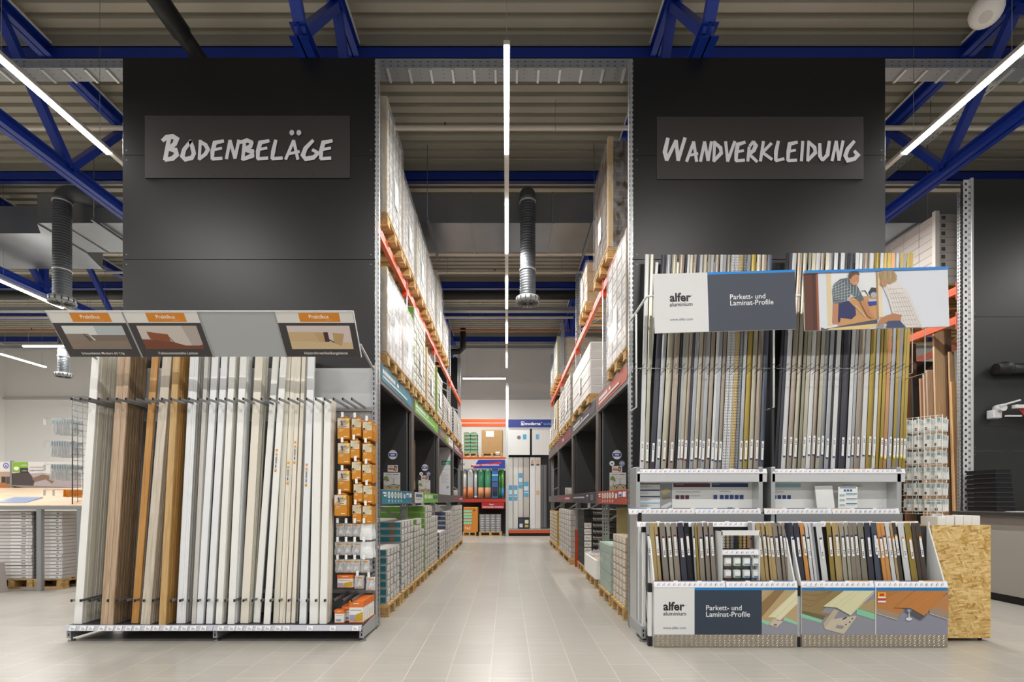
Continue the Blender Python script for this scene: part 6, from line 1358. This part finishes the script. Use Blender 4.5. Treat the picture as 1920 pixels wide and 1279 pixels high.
# floor row
for k, (a, b, nm) in enumerate(((868, 893, 'orange printed box'), (898, 941, 'grey speckled packs'))): pallet((ax(a, YE)+ax(b, YE))/2, YE+.35, 0, .8, f'floor pallet under the {nm} at the aisle end', None, True, ax(b, YE)-ax(a, YE))
t = thing('orange_carton', 'orange floor carton with green packs inside at the aisle end', 'box', (ax(882, YE), YE+.3, .145)); MB().box(ax(869, YE), ax(896, YE), YE+.02, YE+.7, .145, az(951, YE), M('#cf8430', .6), .01).build('box', t)
s = Sheet((ax(869, YE), YE+.02, .145), (1, 0, 0), (0, 0, 1), ax(896, YE)-ax(869, YE), az(951, YE)-.145, (869, 951, 896, 998), lift=.004)
for j in range(5): s.poly([(869, 957+j*5.6), (885, 957+j*5.6), (884, 961+j*5.6), (869, 961+j*5.6)], '#8fcfb0')
s.text('TAC', 871, 993, '#f0e0cc', w=12, bold=.03); s.disc(889, 957, 2, 2, '#8a5222'); s.build('print', t)
SG = M('#8f8f92', .6, var=.25, vscale=40)
for j in range(10):
    for i in range(4):
        z = .146+j*.064; x = ax(899, YE)+i*.196
        tag(MB().box(x, x+.19, YE+.02, YE+.7, z, z+.058, SG, .008).box(x+.04, x+.15, YE+.016, YE+.02, z+.018, z+.04, M('#c9c9cc', .6)).build('tile_pack'), 'grey speckled pack on the floor pallet at the aisle end', 'pack', 'grey speckled packs at the aisle end')

# =====================================================================
# LEFT: laminate table with cartons under it
# =====================================================================
YT = 7.38; t = thing('laminate_table', 'steel framed display table with sloping laminate top at far left', 'table', (-7, YT, 0)); FR = M('#9da0a1', .4, .5)
xe = -6.08; LAMT = wood('laminate_top', [(.3, '#c7a98a'), (.55, '#dcc4a8'), (.8, '#ead8c2')], (.9, 12, 12)); zt = az(949, YT)
MB().box(-10.5, xe, YT-.02, YT+.03, zt-.05, zt, FR, .004).build('front_rail', t)
for px in (74.5, 150): x = ax(px, YT); MB().box(x-.035, x+.035, YT-.02, YT+.04, 0, zt-.05, FR, .004).build('leg', t)
for px in (74.5, 150, ): x = ax(px, YT); MB().box(x-.03, x+.03, YT+.95, YT+1.01, 0, 1.42, FR, .004).build('leg', t)
MB().box(ax(40, YT), ax(74.5, YT), YT, YT+.03, .02, .05, FR).build('foot_rail', t)
MB().prism([(YT-.02, zt), (YT-.02, zt+.012), (YT+1.02, 1.5), (YT+1.02, 1.47)], 'x', -10.5, xe, LAMT).build('sloping_top', t)
q0 = Vector((ax(22, YT+.3), YT+.2, zt+.07))
MB().prism([(YT+.1, zt+.045), (YT+.1, zt+.05), (YT+.38, zt+.13), (YT+.38, zt+.12)], 'x', ax(5, YT+.2), ax(60, YT+.2), M('#7f93b8', .4)).build('printed_strip', t)
for i in range(2):
    a, b = ((-12, 19), (23, 152))[i]; Y = YT+1.03; x0, x1 = ax(a, Y), ax(b, Y); z0, z1 = 1.46, az(866, Y)
    tt = thing('backdrop_sign', ['left upright picture board with round blue seal behind the laminate table', 'right upright picture board with green leaf badge behind the laminate table'][i], 'sign', ((x0+x1)/2, Y, z0)); MB().box(x0, x1, Y, Y+.02, z0, z1, M('#e4e2e0', .5)).build('board', tt)
    s = Sheet((x0, Y, z0), (1, 0, 0), (0, 0, 1), x1-x0, z1-z0, (a, 866, b, 918), lift=.003)
    if i == 0: s.rect(a, 884, b, 918, '#b9a08c'); s.rect(a, 904, b, 918, '#b0764a'); s.rect(3, 893, 11, 904, '#3d3836'); s.rect(11.5, 893, 19, 906, '#5a5350'); circ_sticker(s, 11.5, 873, 5.8, 'angel')
    else:
        s.rect(a, 866, b, 918, '#e0dedd'); s.poly([(a, 889), (80, 886), (100, 889), (b, 893), (b, 918), (a, 918)], '#b3aab0'); s.poly([(a, 887), (54, 884), (66, 900), (60, 918), (a, 918)], '#4e4647'); s.poly([(60, 896), (80, 889), (96, 892), (104, 898), (98, 906), (92, 902), (86, 898), (66, 903)], '#8a705c')
        s.poly([(a, 908), (b, 913), (b, 918), (a, 918)], '#96897e'); s.rect(24, 866.5, 38, 885, '#86b83a'); s.rect(38, 866.5, 53, 877, '#86b83a'); s.rect(38, 877, 53, 886.5, '#3a3634'); s.disc(31, 878, 5, 3.4, '#eef3e2'); s.text('GREEN', 40.5, 873.5, '#f0f4e6', w=11); s.text('LABEL', 41, 883.4, '#d8d6d4', w=10)
        s.text('LAMINATBODEN', 56, 883, '#5a5552', w=27, bold=.01); s.rect(57, 875, 82, 876.6, '#a9a5a2'); s.line([(26, 912), (58, 917)], 5, '#383433')
    s.build('print', tt)
    if i: MB().box(x0-.03, x0, Y-.01, Y+.03, 1.42, z1+.02, FR).build('end_post', tt)
CB = M('#b9b3b0', .65, var=.04); CE = M('#4a4848', .7); CL = M('#d8d4d2', .6)
def flat_carton(xa, xb, y0, z, h, label, group, rot=0):
    k = ('fc', round(xb-xa, 2), round(h, 3))
    if k not in _pm:
        w = xb-xa; mb = MB().box(-w/2, w/2, 0, 1.0, 0, h-.003, CB, .004); sgn = 1
        mb.add([(-w/2+.004, -.0012, .004), (w/2-.004, -.0012, .004), (w/2-.004, -.0012, h-.008), (-w/2+.004, -.0012, h-.008)], [(0, 1, 2, 3)], CL)
        mb.add([(-w*.1, -.002, h*.25), (w*.38, -.002, h*.25), (w*.38, -.002, h*.75), (-w*.1, -.002, h*.75)], [(0, 1, 2, 3)], M('#efeeec', .6)); mb.add([(w*.2, -.0026, h*.4), (w*.33, -.0026, h*.4), (w*.33, -.0026, h*.62), (w*.2, -.0026, h*.62)], [(0, 1, 2, 3)], M('#55504e', .6))
        o = mb.build('c', origin=(0, 0, 0)); _pm[k] = o.data; bpy.data.objects.remove(o)
    o = bpy.data.objects.new('laminate_carton', _pm[k]); C.objects.link(o); o.location = ((xa+xb)/2, y0, z); o.rotation_euler = (0, 0, rot); ORG[o] = Vector(o.location); tag(o, label, 'carton', group)
for (a, b, n, zt_, Y, nm) in ((-28, 38+22, 20, az(959, 7.6), 7.55, 'left'), (89, 117, 19, az(959, 7.6), 7.55, 'middle'), (139, 152, 17, az(975, 7.9), 7.85, 'right')):
    x0, x1 = ax(a+14, Y), ax(b, Y); x0 = x1-(.52 if nm == 'left' else .3); h = (zt_-.146)/n
    pallet((x0+x1)/2-.25, Y+.5, 0, 1.0, f'pallet under the {nm} carton stack below the laminate table', None, False, 1.1 if nm == 'left' else .8)
    for j in range(n): flat_carton(x0+random.uniform(-.01, .01), x1, Y+random.uniform(-.01, .01), .146+h*j, h, f'flat carton in the {nm} stack under the laminate table', f'flat cartons in the {nm} stack')
    for j in range(n if nm != 'right' else n):
        o = MB().box(x0-.32, x0-.012, Y+.03, Y+.95, .146+h*j, .146+h*(j+1)-.004, CE, .004).build('laminate_carton'); tag(o, f'dark ended flat carton left of the {nm} stack under the laminate table', 'carton', f'dark ended cartons beside the {nm} stack')
# wire panel with bags on the table end
xg = -6.26; t = thing('wire_grid_rack', 'dark wire grid panel with pegs standing on the laminate table', 'rack', (xg, 7.6, 1.3)); WD = M('#5c5f61', .4, .6); mb = MB()
for i in range(5): y = 7.42+i*.09; mb.tube([(xg, y, zt+.03), (xg, y, 2.8)], .0035, WD, 6)
for i in range(17): mb.tube([(xg, 7.42, zt+.12+i*.09), (xg, 7.78, zt+.12+i*.09)], .003, WD, 6)
mb.build('wire_grid', t); MB().tube([(xg, 7.42, zt), (xg, 7.42, 2.8)], .008, WD, 8).build('post', t)
Bp = None
for r_, (py, hh) in enumerate(((786, .23), (828, .23), (871, .24), (918, .11))):
    z = az(py, 7.5)
    for c_ in range(2):
        y = 7.46+c_*.15; MB().tube([(xg, y, z), (xg-.42, y, z), (xg-.43, y, z+.02)], .003, STEEL, 6).build('peg', t); MB().box(xg-.44, xg-.438, y-.02, y+.02, z-.09, z-.005, M('#c9cccd', .5)).build('tag', t)
        for k in range(8 if r_ < 3 else 3):
            x = xg-.05-.036*k; org = z-.003 > 0 and r_ == 3
            tt = thing('hanging_pack', f'{"orange" if org else "clear"} bagged fitting on the {["top","second","third","lowest"][r_]} pegs of the dark wire grid', 'pack', (x, y, z-.003), f'bagged fittings on the {["top","second","third","lowest"][r_]} pegs')
            MB().box(x-.004, x+.008, y-.05, y+.05, z-hh, z-.003, M('#d98a2c', .5) if org else FILM_C, .003).build('bag_film', tt); tt.rotation_euler = (random.uniform(-.15, .15), 0, 0)
            MB().box(x-.002, x+.006, y-.044, y+.044, z-hh*(.5 if org else .28), z-.01, M('#e6e0d4' if org else '#8fa6ab', .5)).build('header_card', tt)
            if not org: MB().box(x-.003, x+.007, y-.03, y+.03, z-hh*.9, z-hh*.4, M('#dad8d4', .5), .004).build('fitting', tt)
tag(MB().prism([(ax(-8, 7.5), .0), (ax(12, 7.3), .0), (ax(6, 7.3), .42), (ax(-14, 7.5), .42)], 'y', 7.2, 7.32, CB).build('leaning_carton'), 'pale carton leaning upright at the far left before the stack', 'carton')
